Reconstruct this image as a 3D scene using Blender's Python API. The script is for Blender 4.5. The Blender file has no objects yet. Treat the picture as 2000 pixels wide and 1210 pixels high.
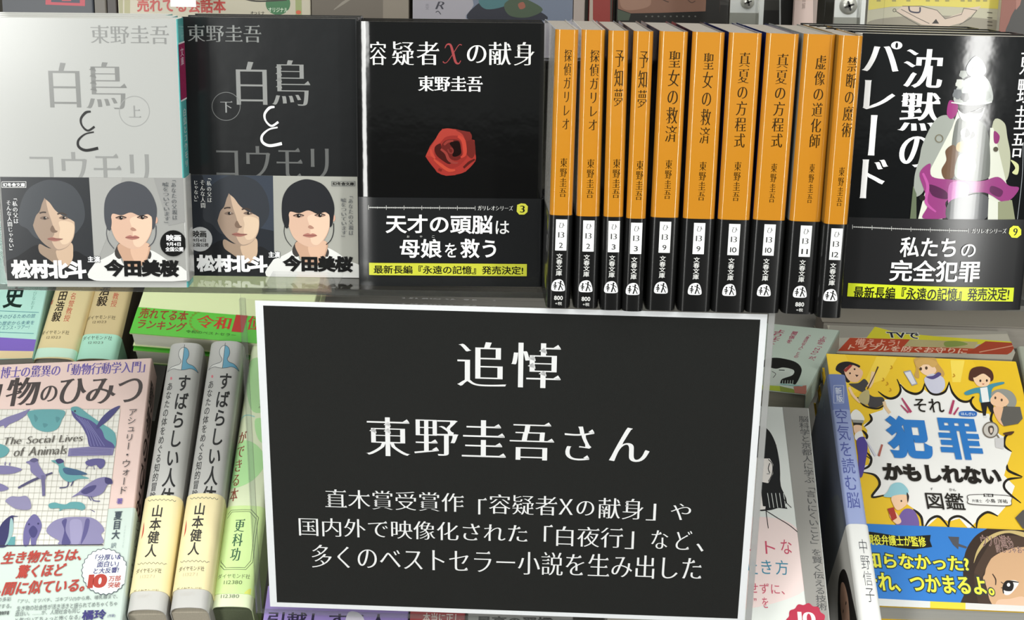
import bpy, math, random
from mathutils import Vector, Matrix
from mathutils.geometry import delaunay_2d_cdt
import numpy as np

# ------------------------------------------------------------------ camera
FPX, PITCH, ROLL, ZC = 2971.7, 13.691, 0.91, 1.30
_p, _r = math.radians(PITCH), math.radians(ROLL)
FWD = Vector((0, math.cos(_p), -math.sin(_p)))
_ri = Vector((1, 0, 0)); _up = _ri.cross(FWD)
CR = _ri * math.cos(_r) + _up * math.sin(_r)
CU = _up * math.cos(_r) - _ri * math.sin(_r)
CAM = Vector((0, 0, ZC))
S = bpy.context.scene
COL = S.collection
cd = bpy.data.cameras.new('camera'); cam = bpy.data.objects.new('camera', cd); COL.objects.link(cam)
cd.sensor_fit = 'HORIZONTAL'; cd.sensor_width = 36.0; cd.lens = FPX / 2000 * 36.0
cd.clip_start = 0.01; cd.clip_end = 100
cam.matrix_world = Matrix(((CR.x, CU.x, -FWD.x, CAM.x), (CR.y, CU.y, -FWD.y, CAM.y), (CR.z, CU.z, -FWD.z, CAM.z), (0, 0, 0, 1)))
S.camera = cam

# ------------------------------------------------------------------ light and exposure
S.view_settings.view_transform = 'Standard'; S.view_settings.look = 'None'
S.view_settings.gamma = 1.0; S.view_settings.use_curve_mapping = False
S.view_settings.exposure = 0.15
wd = bpy.data.worlds.new('shop_air'); S.world = wd; wd.use_nodes = True
wd.node_tree.nodes['Background'].inputs[0].default_value = (0.94, 1.0, 0.97, 1)
wd.node_tree.nodes['Background'].inputs[1].default_value = 0.26

def lamp(name, loc, target, sx, sy, watt, col=(1, 1, 0.97)):
    l = bpy.data.lights.new(name, 'AREA'); l.shape = 'RECTANGLE'; l.size = sx; l.size_y = sy; l.energy = watt; l.color = col
    o = bpy.data.objects.new(name, l); COL.objects.link(o)
    o.location = loc
    o.rotation_euler = (Vector(target) - Vector(loc)).to_track_quat('-Z', 'Y').to_euler()
    return o
lamp('ceiling_fluorescent', (0.1, 0.12, ZC + 1.35), (0.1, 0.85, ZC - 0.2), 3.4, 0.45, 25)
lamp('ceiling_fluorescent', (0.1, -1.0, ZC + 1.35), (0.1, 0.85, ZC - 0.2), 3.4, 0.45, 23)
lamp('ceiling_fluorescent', (-0.62, 1.05, ZC + 1.3), (-0.3, 1.0, ZC - 0.25), 0.16, 0.9, 2.5)
lamp('side_softbox', (-1.05, -1.11, ZC - 0.10), (-0.09, 0.87, ZC - 0.1), 0.22, 1.0, 14)  # added soft panel, placed for the highlight along the rose book's edge
lamp('glow_softbox', (-0.90, -1.24, ZC + 0.12), (-0.27, 0.85, ZC - 0.1), 0.26, 0.76, 7)  # added soft panel that gives the white cover its glow
lamp('side_softbox', (1.35, -1.20, ZC - 0.05), (0.25, 0.84, ZC - 0.1), 0.20, 1.2, 16)  # added soft panel for the highlights on the spines and bowed cover

# ------------------------------------------------------------------ helpers
def ray(x, y):
    return FWD + CR * ((x - 1000) / FPX) - CU * ((y - 605) / FPX)
def hit(x, y, p, n):
    d = ray(x, y)
    return CAM + d * ((p - CAM).dot(n) / d.dot(n))

MATS = {}
def lin(h):
    h = h.lstrip('#'); o = []
    for i in (0, 2, 4):
        c = int(h[i:i + 2], 16) / 255
        o.append(c / 12.92 if c <= 0.04045 else ((c + 0.055) / 1.055) ** 2.4)
    return o
GAIN = 1.28
def paint(hexc, rough=0.4, kind='print'):
    """printed paper or plastic of one colour; kind picks gloss and grain"""
    k = (hexc, rough, kind)
    if k in MATS: return MATS[k]
    m = bpy.data.materials.new('%s_%s' % (kind, hexc.lstrip('#'))); m.use_nodes = True
    nt = m.node_tree; b = nt.nodes['Principled BSDF']
    c = [min(0.92, v * GAIN) for v in lin(hexc)]
    b.inputs['Base Color'].default_value = (*c, 1)
    b.inputs['Roughness'].default_value = rough
    b.inputs['Specular IOR Level'].default_value = 0.5
    if kind in ('paper', 'pages', 'board'):
        b.inputs['Specular IOR Level'].default_value = 0.2
        tc = nt.nodes.new('ShaderNodeTexCoord'); no = nt.nodes.new('ShaderNodeTexNoise'); mp = nt.nodes.new('ShaderNodeMapping')
        nt.links.new(tc.outputs['Object'], mp.inputs[0]); nt.links.new(mp.outputs[0], no.inputs['Vector'])
        if kind == 'pages':
            mp.inputs['Scale'].default_value = (900, 900, 4)
            if rough > 0.9: mp.inputs['Scale'].default_value = (4, 1400, 4)
            no.inputs['Scale'].default_value = 1.0; no.inputs['Detail'].default_value = 2
        else:
            no.inputs['Scale'].default_value = 600
        rp = nt.nodes.new('ShaderNodeMapRange'); rp.inputs[3].default_value = 0.78 if kind == 'pages' else 0.95
        rp.inputs[4].default_value = 1.08 if kind == 'pages' else 1.03
        nt.links.new(no.outputs['Fac'], rp.inputs[0])
        mx = nt.nodes.new('ShaderNodeVectorMath'); mx.operation = 'SCALE'
        mx.inputs[0].default_value = c; nt.links.new(rp.outputs[0], mx.inputs['Scale'])
        nt.links.new(mx.outputs[0], b.inputs['Base Color'])
    if kind == 'jacket':   # laminated jacket: slight waviness in the film
        tc = nt.nodes.new('ShaderNodeTexCoord'); no = nt.nodes.new('ShaderNodeTexNoise')
        no.inputs['Scale'].default_value = 55; no.inputs['Detail'].default_value = 3
        bp = nt.nodes.new('ShaderNodeBump'); bp.inputs['Strength'].default_value = 0.06; bp.inputs['Distance'].default_value = 0.002
        nt.links.new(tc.outputs['Object'], no.inputs['Vector']); nt.links.new(no.outputs['Fac'], bp.inputs['Height'])
        nt.links.new(bp.outputs[0], b.inputs['Normal'])
    if kind == 'steel':
        b.inputs['Metallic'].default_value = 0.5
    MATS[k] = m
    return m

def acrylic(name='clear_acrylic', tint=(0.93, 0.95, 0.95), refl=1.0, rough=0.03, milk=0.0):
    if name in MATS: return MATS[name]
    m = bpy.data.materials.new(name); m.use_nodes = True
    nt = m.node_tree; nt.nodes.remove(nt.nodes['Principled BSDF']); out = nt.nodes['Material Output']
    tr = nt.nodes.new('ShaderNodeBsdfTransparent'); tr.inputs[0].default_value = (*tint, 1)
    gl = nt.nodes.new('ShaderNodeBsdfGlossy'); gl.inputs['Roughness'].default_value = rough
    fr = nt.nodes.new('ShaderNodeFresnel'); fr.inputs[0].default_value = 1.49
    ml = nt.nodes.new('ShaderNodeMath'); ml.operation = 'MULTIPLY'; ml.inputs[1].default_value = refl
    mx = nt.nodes.new('ShaderNodeMixShader')
    ge = nt.nodes.new('ShaderNodeNewGeometry'); mr = nt.nodes.new('ShaderNodeMapRange')   # same reflection from inside the sheet
    mr.inputs[3].default_value = 1.49; mr.inputs[4].default_value = 1 / 1.49
    nt.links.new(ge.outputs['Backfacing'], mr.inputs[0]); nt.links.new(mr.outputs[0], fr.inputs[0])
    nt.links.new(fr.outputs[0], ml.inputs[0]); nt.links.new(ml.outputs[0], mx.inputs[0])
    nt.links.new(tr.outputs[0], mx.inputs[1]); nt.links.new(gl.outputs[0], mx.inputs[2])
    if milk:   # a cut edge scatters light
        df = nt.nodes.new('ShaderNodeBsdfDiffuse'); df.inputs[0].default_value = (0.62, 0.62, 0.60, 1)
        m2 = nt.nodes.new('ShaderNodeMixShader'); m2.inputs[0].default_value = milk
        nt.links.new(tr.outputs[0], m2.inputs[1]); nt.links.new(df.outputs[0], m2.inputs[2]); nt.links.new(m2.outputs[0], mx.inputs[1])
    nt.links.new(mx.outputs[0], out.inputs[0])
    MATS[name] = m
    return m

class MB:
    """collects faces with materials and links them as ONE mesh object"""
    def __init__(s): s.v = []; s.f = []; s.m = []; s.s = []; s.mats = []
    def mi(s, mat):
        if mat not in s.mats: s.mats.append(mat)
        return s.mats.index(mat)
    def add(s, verts, faces, mat, smooth=False):
        b = len(s.v); i = s.mi(mat); s.v += [tuple(p) for p in verts]
        for f in faces: s.f.append([b + k for k in f]); s.m.append(i); s.s.append(smooth)
    def box(s, x0, x1, y0, y1, z0, z1, mat):
        v = [(x, y, z) for x in (x0, x1) for y in (y0, y1) for z in (z0, z1)]
        s.add(v, [(0, 1, 3, 2), (4, 6, 7, 5), (0, 4, 5, 1), (2, 3, 7, 6), (0, 2, 6, 4), (1, 5, 7, 3)], mat)
    def build(s, name, parent=None, mw=None):
        me = bpy.data.meshes.new(name); me.from_pydata(s.v, [], s.f)
        for m in s.mats: me.materials.append(m)
        me.polygons.foreach_set('material_index', s.m); me.polygons.foreach_set('use_smooth', s.s)
        me.update()
        o = bpy.data.objects.new(name, me); COL.objects.link(o)
        if parent: o.parent = parent
        elif mw is not None: o.matrix_world = mw
        return o

def tag(o, label=None, cat=None, group=None, kind=None):
    if label: o['label'] = label
    if cat: o['category'] = cat
    if group: o['group'] = group
    if kind: o['kind'] = kind
    return o
def copy_tree(o, label, mw, group=None):
    c = o.copy(); COL.objects.link(c); c.matrix_world = mw; c['label'] = label
    if group: c['group'] = group
    for ch in o.children:
        d = ch.copy(); COL.objects.link(d); d.parent = c
        for g in ch.children:
            e = g.copy(); COL.objects.link(e); e.parent = d
    return c

def fill(loops, evenodd=False):
    """triangles covering the inside of closed loops (non-zero winding)"""
    V = [Vector((x, y)) for l in loops for x, y in l]; E = []; b = 0
    for l in loops:
        n = len(l); E += [(b + i, b + (i + 1) % n) for i in range(n)]; b += n
    sc = max(1e-9, max(max(abs(v.x) for v in V), max(abs(v.y) for v in V)))
    V = [v / sc for v in V]
    vs, _, fs, *_ = delaunay_2d_cdt(V, E, [], 0, 1e-7)
    if not fs: return [], []
    P = np.array([(v.x, v.y) for v in vs]); T = np.array([f[:3] for f in fs]); c = P[T].mean(axis=1)
    A = np.array([(V[i].x, V[i].y) for i, j in E]); B = np.array([(V[j].x, V[j].y) for i, j in E])
    cx, cy = c[:, 0:1], c[:, 1:2]
    side = (B[:, 0] - A[:, 0]) * (cy - A[:, 1]) - (cx - A[:, 0]) * (B[:, 1] - A[:, 1])
    up = (A[:, 1] <= cy) & (B[:, 1] > cy) & (side > 0); dn = (A[:, 1] > cy) & (B[:, 1] <= cy) & (side < 0)
    wn = up.sum(1).astype(int) - dn.sum(1)
    if evenodd: keep = (up.sum(1) + dn.sum(1)) % 2 == 1
    else: keep = wn != 0
    return [(x * sc, y * sc) for x, y in P.tolist()], [tuple(t) for t in T[keep].tolist()]

# ------------------------------------------------------------------ lettering
_fc = bpy.data.curves.new('lettering', 'FONT'); _fo = bpy.data.objects.new('lettering', _fc); COL.objects.link(_fo)
_raw = {}
def raw_glyph(ch):
    """outline of one character as closed polylines, em = 1"""
    if ch in _raw: return _raw[ch]
    _fc.body = ch; dg = bpy.context.evaluated_depsgraph_get(); dg.update()
    oe = _fo.evaluated_get(dg); cu = oe.to_curve(dg); out = []
    for sp in cu.splines:
        P = sp.bezier_points; n = len(P); pts = []
        for i in range(n):
            a, b = P[i], P[(i + 1) % n]
            p0, p1, p2, p3 = a.co.xy, a.handle_right.xy, b.handle_left.xy, b.co.xy
            ch_ = (p3 - p0).length
            if ch_ < 1e-7: continue
            u = (p3 - p0) / ch_
            dev = max(abs(u.x * (q - p0).y - u.y * (q - p0).x) for q in (p1, p2))
            k = 1 if dev < 0.002 else (3 if ch_ < 0.12 else 6)
            for j in range(k):
                t = j / k; q = (1 - t) ** 3 * p0 + 3 * (1 - t) ** 2 * t * p1 + 3 * (1 - t) * t * t * p2 + t ** 3 * p3
                pts.append((q.x, q.y))
        if len(pts) > 2: out.append(pts)
    oe.to_curve_clear()
    _raw[ch] = out
    return out
def area(p): return 0.5 * sum(p[i][0] * p[(i + 1) % len(p)][1] - p[(i + 1) % len(p)][0] * p[i][1] for i in range(len(p)))
STY = {'goth': (0, 0, 0), 'light': (-0.012, -0.012, 0), 'med': (0.010, 0.008, 0), 'bold': (0.022, 0.017, 0), 'heavy': (0.034, 0.024, 0),
       'min': (0.014, -0.018, 1.25), 'minl': (0.006, -0.018, 1.2), 'minb': (0.030, -0.010, 1.4), 'fat': (0.060, 0.055, 0), 'halo': (0.085, 0.080, 0)}
_gl = {}
def glyph(ch, style):
    k = (ch, style)
    if k in _gl: return _gl[k]
    cs = raw_glyph(ch); ox, oy, uro = STY[style]; res = []; extra = []
    if not cs: _gl[k] = ([], []); return _gl[k]
    sg = 1 if area(max(cs, key=lambda c: abs(area(c)))) > 0 else -1
    for c in cs:
        n = len(c); nr = []
        for i in range(n):
            dx, dy = c[(i + 1) % n][0] - c[i][0], c[(i + 1) % n][1] - c[i][1]; l = math.hypot(dx, dy) or 1e-9
            nr.append((dy / l * sg, -dx / l * sg))
        q = []
        for i in range(n):
            a, b = nr[i - 1], nr[i]; d = max(0.35, 1 + a[0] * b[0] + a[1] * b[1])
            q.append((c[i][0] + ox * (a[0] + b[0]) / d, c[i][1] + oy * (a[1] + b[1]) / d))
        res.append(q)
        if uro:   # the little triangle that ends a level brush stroke in Mincho lettering
            for i in range(n):
                a, b, e = nr[i - 1], nr[i], nr[(i + 1) % n]
                L = math.hypot(c[(i + 1) % n][0] - c[i][0], c[(i + 1) % n][1] - c[i][1])
                if b[0] > 0.97 and 0.04 < L < 0.095 and abs(a[1]) > 0.95 and abs(e[1]) > 0.95 and a[1] * e[1] < 0:
                    x = c[i][0] + ox; yt = max(c[i][1], c[(i + 1) % n][1]) + oy; yb = min(c[i][1], c[(i + 1) % n][1]) - oy
                    if ch in '0123456789ー' : continue
                    s_ = 0.055 * uro
                    extra.append([(x - 2.0 * s_, yt - 0.004), (x + 0.25 * s_, yb), (x + 0.1 * s_, yt), (x - 0.55 * s_, yt + 0.9 * s_)])
    verts, tris = fill(res)
    for e in extra:
        b = len(verts); verts += e; tris += [(b, b + 1, b + 2), (b, b + 2, b + 3)]
    _gl[k] = (verts, tris)
    return _gl[k]
_adv = {}
def advance(ch):
    if ch in _adv: return _adv[ch]
    if ord(ch) > 0x2000: a = 1.0
    elif ch == ' ': a = 0.4
    else:
        c = raw_glyph(ch); a = max(p[0] for q in c for p in q) + 0.06
    _adv[ch] = a
    return a
ROTV = 'ー「」『』…（）()〜'
def layout(txt, style, vert, slant=0.0):
    V = []; T = []; pen = 0.0
    for ch in txt:
        v, t = glyph(ch, style); b = len(V)
        if vert:
            if ch in ROTV: q = [(y - 0.38 + 0.5, -(x - 0.5) + 0.38) for x, y in v]
            elif ch in '、。': q = [(x + 0.6, y + 0.6) for x, y in v]
            elif ch in 'ゃゅょっャュョッォィァ': q = [(x + 0.08, y + 0.08) for x, y in v]
            else: q = v
            if ord(ch) < 0x2000: q = [(x + 0.5 - advance(ch) / 2, y) for x, y in q]
            V += [(x, y - pen) for x, y in q]; pen += 1.0
        else:
            V += [(x + pen + slant * y, y) for x, y in v]; pen += advance(ch)
        T += [(a + b, c + b, d + b) for a, c, d in t]
    return V, T

def clip(poly, ax, val, keep_less):
    out = []; n = len(poly)
    for i in range(n):
        a, b = poly[i], poly[(i + 1) % n]
        ia = (a[ax] <= val) if keep_less else (a[ax] >= val); ib = (b[ax] <= val) if keep_less else (b[ax] >= val)
        if ia: out.append(a)
        if ia != ib:
            t = (val - a[ax]) / (b[ax] - a[ax]); out.append((a[0] + t * (b[0] - a[0]), a[1] + t * (b[1] - a[1])))
    return out
def smooth(pts, k=5, closed=True):
    n = len(pts); out = []
    for i in range(n if closed else n - 1):
        p0 = pts[i - 1] if (closed or i > 0) else pts[i]; p1 = pts[i]; p2 = pts[(i + 1) % n]
        p3 = pts[(i + 2) % n] if (closed or i + 2 < n) else p2
        for j in range(k):
            t = j / k
            out.append(tuple(0.5 * (2 * p1[d] + (p2[d] - p0[d]) * t + (2 * p0[d] - 5 * p1[d] + 4 * p2[d] - p3[d]) * t * t + (3 * p1[d] - p0[d] - 3 * p2[d] + p3[d]) * t ** 3) for d in (0, 1)))
    if not closed: out.append(pts[-1])
    return out
def ring_pts(cx, cy, rx, ry=None, n=28, wob=0, lobes=0, ph=0):
    ry = rx if ry is None else ry
    return [(cx + math.cos(a) * rx * (1 + wob * math.sin(lobes * a + ph)), cy + math.sin(a) * ry * (1 + wob * math.sin(lobes * a + ph))) for a in (2 * math.pi * i / n for i in range(n))]

class Surf:
    """a printable side of a part: plane in the world, local mapping, and the mesh the ink goes on"""
    def __init__(s, mb, o, u, v, w, h, fn, rough, lo=(0, 0), strip=None, base=0.00008):
        s.mb = mb; s.o = o; s.u = u; s.v = v; s.n = u.cross(v); s.w = w; s.h = h; s.fn = fn; s.rough = rough; s.lo = lo; s.k = 0; s.strip = strip; s.base = base; s.tilt = True
    def uv(s, x, y):
        p = hit(x, y, s.o, s.n) - s.o
        return (p.dot(s.u), p.dot(s.v))
    def off(s): s.k += 1; return s.base + 0.000008 * s.k
    def tris(s, V, T, mat):
        off = s.off(); ov = []; of = []
        x0, y0 = s.lo; x1, y1 = x0 + s.w, y0 + s.h
        for t in T:
            P = [V[i] for i in t]
            xs = [p[0] for p in P]; ys = [p[1] for p in P]
            if max(xs) <= x0 or min(xs) >= x1 or max(ys) <= y0 or min(ys) >= y1: continue
            if min(xs) < x0: P = clip(P, 0, x0, False)
            if P and max(xs) > x1: P = clip(P, 0, x1, True)
            if P and min(ys) < y0: P = clip(P, 1, y0, False)
            if P and max(ys) > y1: P = clip(P, 1, y1, True)
            if len(P) < 3: continue
            parts = [P]
            if s.strip:
                parts = []; a = min(p[0] for p in P); b = max(p[0] for p in P)
                i0 = math.floor(a / s.strip); i1 = math.floor((b - 1e-9) / s.strip)
                if i0 >= i1: parts = [P]
                else:
                    for i in range(i0, i1 + 1):
                        q = clip(clip(P, 0, i * s.strip, False), 0, (i + 1) * s.strip, True) if P else []
                        if len(q) > 2: parts.append(q)
            for q in parts:
                ar = area(q)
                if abs(ar) < 1e-13: continue
                if ar < 0: q = q[::-1]
                b = len(ov); ov += [s.fn(p[0], p[1], off) for p in q]; of.append(list(range(b, b + len(q))))
        s.mb.add(ov, of, mat)
    def m(s, col): return paint(col, s.rough)
    def bbox(s, x0, y0, x1, y1, vert=False):
        A, B, C, D = s.uv(x0, y0), s.uv(x1, y0), s.uv(x1, y1), s.uv(x0, y1)
        u0, u1 = max(A[0], D[0]), min(B[0], C[0]); v1, v0 = min(A[1], B[1]), max(C[1], D[1])
        if u1 - u0 < 0.08 * (B[0] - A[0]): u0, u1 = (A[0] + D[0]) / 2, (B[0] + C[0]) / 2
        if not s.tilt and not vert:   # lines of print that do not follow the edge of the cover
            u0, u1 = (A[0] + D[0]) / 2, (B[0] + C[0]) / 2; v0, v1 = (D[1] + C[1]) / 2, (A[1] + B[1]) / 2
        if v1 - v0 < 0.08 * (A[1] - D[1]): v0, v1 = (D[1] + C[1]) / 2, (A[1] + B[1]) / 2
        return u0, v0, u1, v1
    def text(s, txt, box, col, style='goth', vert=False, slant=0.0, halo=None, haloc=None):
        """print txt so that its ink fills the given box of photo pixels"""
        u0, v0, u1, v1 = s.bbox(*box, vert)
        s.text_uv(txt, (u0, v0, u1, v1), col, style, vert, slant, halo, haloc)
    def text_uv(s, txt, b, col, style='goth', vert=False, slant=0.0, halo=None, haloc=None):
        V, T = layout(txt, style, vert, slant)
        if not V: return
        xa, xb = min(p[0] for p in V), max(p[0] for p in V); ya, yb = min(p[1] for p in V), max(p[1] for p in V)
        sx = (b[2] - b[0]) / max(1e-6, xb - xa); sy = (b[3] - b[1]) / max(1e-6, yb - ya)
        if halo:
            V2, T2 = layout(txt, halo, vert, slant)
            s.tris([(b[0] + (x - xa) * sx, b[1] + (y - ya) * sy) for x, y in V2], T2, s.m(haloc))
        s.tris([(b[0] + (x - xa) * sx, b[1] + (y - ya) * sy) for x, y in V], T, s.m(col))
    def poly_uv(s, pts, col, holes=()):
        V, T = fill([pts, *holes], bool(holes))
        s.tris(V, T, col if not isinstance(col, str) else s.m(col))
    def poly(s, pts, col, holes=()):
        s.poly_uv([s.uv(*p) for p in pts], col, [[s.uv(*p) for p in h] for h in holes])
    def blob(s, pts, col): s.poly(smooth(pts), col)
    def rect(s, x0, y0, x1, y1, col):
        a, b, c, d = s.bbox(x0, y0, x1, y1); s.poly_uv([(a, b), (c, b), (c, d), (a, d)], col)
    def frame(s, x0, y0, x1, y1, t, col):
        s.poly([(x0, y0), (x1, y0), (x1, y1), (x0, y1)], col, [[(x0 + t, y0 + t), (x1 - t, y0 + t), (x1 - t, y1 - t), (x0 + t, y1 - t)]])
    def ell(s, cx, cy, rx, ry, col, n=28, **k): s.poly(ring_pts(cx, cy, rx, ry, n, **k), col)
    def ring(s, cx, cy, r, t, col, n=40, **k): s.poly(ring_pts(cx, cy, r, None, n, **k), col, [ring_pts(cx, cy, r - t, None, n, **k)])
    def stroke(s, pts, w, col, sm=True):
        """brush line through photo pixels, w = full width in pixels (or a list)"""
        P = smooth(pts, 6, False) if sm and len(pts) > 2 else list(pts); n = len(P)
        ws = w if isinstance(w, (list, tuple)) else [w]
        def wid(i):
            t = i / max(1, n - 1) * (len(ws) - 1); a = int(min(t, len(ws) - 2)) if len(ws) > 1 else 0
            return ws[0] if len(ws) == 1 else ws[a] + (ws[a + 1] - ws[a]) * (t - a)
        L = []; R = []
        for i in range(n):
            a, b = P[max(0, i - 1)], P[min(n - 1, i + 1)]; dx, dy = b[0] - a[0], b[1] - a[1]; l = math.hypot(dx, dy) or 1
            h = wid(i) / 2; L.append(s.uv(P[i][0] - dy / l * h, P[i][1] + dx / l * h)); R.append(s.uv(P[i][0] + dy / l * h, P[i][1] - dx / l * h))
        V = L + R; T = []
        for i in range(n - 1): T += [(i, i + 1, n + i), (i + 1, n + i + 1, n + i)]
        s.tris(V, T, s.m(col))

def mp(ox, oy, sc):
    return lambda *pts: [(ox + x / sc, oy + y / sc) for x, y in pts]

def axes(yaw, lean, roll):
    y, l, r = map(math.radians, (yaw, lean, roll)); Rz = Matrix.Rotation(y, 3, 'Z')
    u = Vector((1, 0, 0)); v = Vector((0, math.sin(l), math.cos(l)))
    return Rz @ (u * math.cos(r) + v * math.sin(r)), Rz @ (v * math.cos(r) - u * math.sin(r))
def frame_mw(o, u, v):
    n = u.cross(v)   # towards the viewer; local y runs into the thing
    return Matrix(((u.x, -n.x, v.x, o.x), (u.y, -n.y, v.y, o.y), (u.z, -n.z, v.z, o.z), (0, 0, 0, 1)))
def pose3(p, lean, bl, br, tl, yaw=0.0):
    """lie a rectangle on the plane through p reclined by lean degrees, from its photo corners"""
    u0, v0 = axes(yaw, lean, 0); n = u0.cross(v0); p = Vector(p)
    o, b, t = hit(*bl, p, n), hit(*br, p, n), hit(*tl, p, n)
    u = (b - o).normalized(); v = n.cross(u)
    return o, u, v, (b - o).length, (t - o).dot(v)

def shell(mb, path, mats, z0, z1, thick, off=0.0):
    """a folded sheet: path in local x,y, extruded along z; mats one per segment"""
    cx = sum(p[0] for p in path) / len(path); cy = sum(p[1] for p in path) / len(path); n = len(path); O = []; I = []
    nr = []
    for i in range(n):
        a, b = path[max(0, i - 1)], path[min(n - 1, i + 1)]; dx, dy = b[0] - a[0], b[1] - a[1]; l = math.hypot(dx, dy) or 1
        nr.append((dy / l, -dx / l))
    sgn = 1 if sum(nr[i][0] * (path[i][0] - cx) + nr[i][1] * (path[i][1] - cy) for i in range(n)) > 0 else -1
    for (x, y), (a, b) in zip(path, nr):
        O.append((x + a * sgn * off, y + b * sgn * off)); I.append((x + a * sgn * (off - thick), y + b * sgn * (off - thick)))
    runs = []
    for i in range(n - 1):
        if runs and runs[-1][0] is mats[i]: runs[-1][1].append(i)
        else: runs.append([mats[i], [i]])
    for m, seg in runs:
        idx = seg + [seg[-1] + 1]
        for ring, fl in ((O, False), (I, True)):
            V = [(ring[i][0], ring[i][1], z) for i in idx for z in (z0, z1)]
            F = [(2 * k, 2 * k + 2, 2 * k + 3, 2 * k + 1) for k in range(len(idx) - 1)]
            if (sgn < 0) != fl: F = [f[::-1] for f in F]
            mb.add(V, F, m, True)
        for z in (z0, z1):
            V = [(r[i][0], r[i][1], z) for i in idx for r in (O, I)]
            mb.add(V, [(2 * k, 2 * k + 2, 2 * k + 3, 2 * k + 1) for k in range(len(idx) - 1)], m)
    for i, m in ((0, mats[0]), (n - 1, mats[-1])):
        mb.add([(*O[i], z0), (*I[i], z0), (*I[i], z1), (*O[i], z1)], [(0, 1, 2, 3)], m)
def arc(cx, cy, r, a0, a1, n=6):
    return [(cx + r * math.cos(math.radians(a0 + (a1 - a0) * i / n)), cy + r * math.sin(math.radians(a0 + (a1 - a0) * i / n))) for i in range(n + 1)]

class FaceBook:
    """a paperback with its front cover to the viewer; bound at the right (or left) edge"""
    def __init__(s, name, label, o, u, v, w, h, t, front, spine=None, rough=0.3, bind=1, curl=(0.0, 0.006), bow=None, pages='#b9b4aa', cat='book', group=None, jkind='jacket', strip=None, pg=0.95):
        s.name, s.label, s.cat, s.group = name, label, cat, group
        s.o, s.u, s.v, s.w, s.h, s.t = o, u, v, w, h, t; s.rough = rough; s.bind = bind
        s.curl, s.bow = curl, bow; s.pages = pages; s.pg = pg
        s.fm = paint(front, rough, jkind); s.sm = paint(spine or front, rough, jkind)
        s.jm = MB(); s.bm = None
        s.path, s.pm = s.mkpath()
        shell(s.jm, s.path, s.pm, 0, h, 0.0005)
        s.strip = strip or (0.002 if bow else None)
        s.front = Surf(s.jm, o, u, v, w - 0.0008, h, s.local(0), rough, (0.0004, 0), s.strip or (0.001 if curl[0] else None))
    def yf(s, x):
        d, r = s.curl; e = x if s.bind > 0 else s.w - x
        y = d * (1 - e / r) ** 2 if e < r else 0.0
        if s.bow: y += s.bow(x / s.w)
        return y
    def local(s, extra):
        return lambda a, b, off: (a, s.yf(a) - off - extra, b)
    def mkpath(s):
        w, t = s.w, s.t; rs = min(0.0012, t * 0.3); N = 40
        yb = s.yf(w if s.bind > 0 else 0)
        xs = [i / N * (w - rs) for i in range(N + 1)]
        if s.curl[0]: xs = sorted(set(xs + [s.curl[1] * i / 10 for i in range(10)]))
        fr = [(x, s.yf(x)) for x in xs]
        back = [(0.0, t), (w - rs, t)]
        p = back + arc(w - rs, t - rs, rs, 90, 0)[1:] + [(w, rs + yb)] + arc(w - rs, rs + yb, rs, 0, -90)[1:] + fr[::-1][1:]
        if s.bind < 0: p = [(w - x, y) for x, y in p] if not s.bow else [(w - x, y) for x, y in p]
        m = []
        for i in range(len(p) - 1):
            xm = (p[i][0] + p[i + 1][0]) / 2; e = w - xm if s.bind > 0 else xm
            m.append(s.sm if e < rs * 0.7 else s.fm)
        return p, m
    def band(s, vtop, col, spine=None, vbot=0.0, rough=None, off=0.0008, kind='print'):
        s.bm = MB(); r = s.rough if rough is None else rough
        a = paint(col, r, kind); b = paint(spine or col, r, kind)
        shell(s.bm, s.path, [a if m is s.fm else b for m in s.pm], vbot, vtop, 0.0003, off)
        s.bf = Surf(s.bm, s.o, s.u, s.v, s.w - 0.0008, vtop - vbot, s.local(off), r, (0.0004, vbot), s.front.strip)
        return s.bf
    def vat(s, x, y): return s.front.uv(x, y)[1]
    def side(s, on_band=False):
        """the spine side of the bound edge"""
        n = s.u.cross(s.v); mb = s.bm if on_band else s.jm; ex = 0.0008 if on_band else 0
        if s.bind > 0: return Surf(mb, s.o + s.u * s.w, -n, s.v, s.t, s.h, lambda a, b, off: (s.w + ex + off, a, b), s.rough)
        return Surf(mb, s.o + (-n) * s.t, n, s.v, s.t, s.h, lambda a, b, off: (-ex - off, s.t - a, b), s.rough)
    def done(s):
        e = bpy.data.objects.new(s.name, None); COL.objects.link(e); e.matrix_world = frame_mw(s.o, s.u, s.v); e.empty_display_size = 0.02
        tag(e, s.label, s.cat, s.group)
        s.jm.build('jacket', e)
        pb = MB(); x0, x1 = (0.0015, s.w - 0.0009) if s.bind > 0 else (0.0009, s.w - 0.0015)
        y0 = 0.0006 + max(0, s.curl[0])
        pb.box(x0, x1, y0, s.t - 0.0006, 0.0008, s.h - 0.0008, paint(s.pages, s.pg, 'pages')); pb.build('page_block', e)
        if s.bm: s.bm.build('paper_band', e)
        s.root = e
        return e

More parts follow.
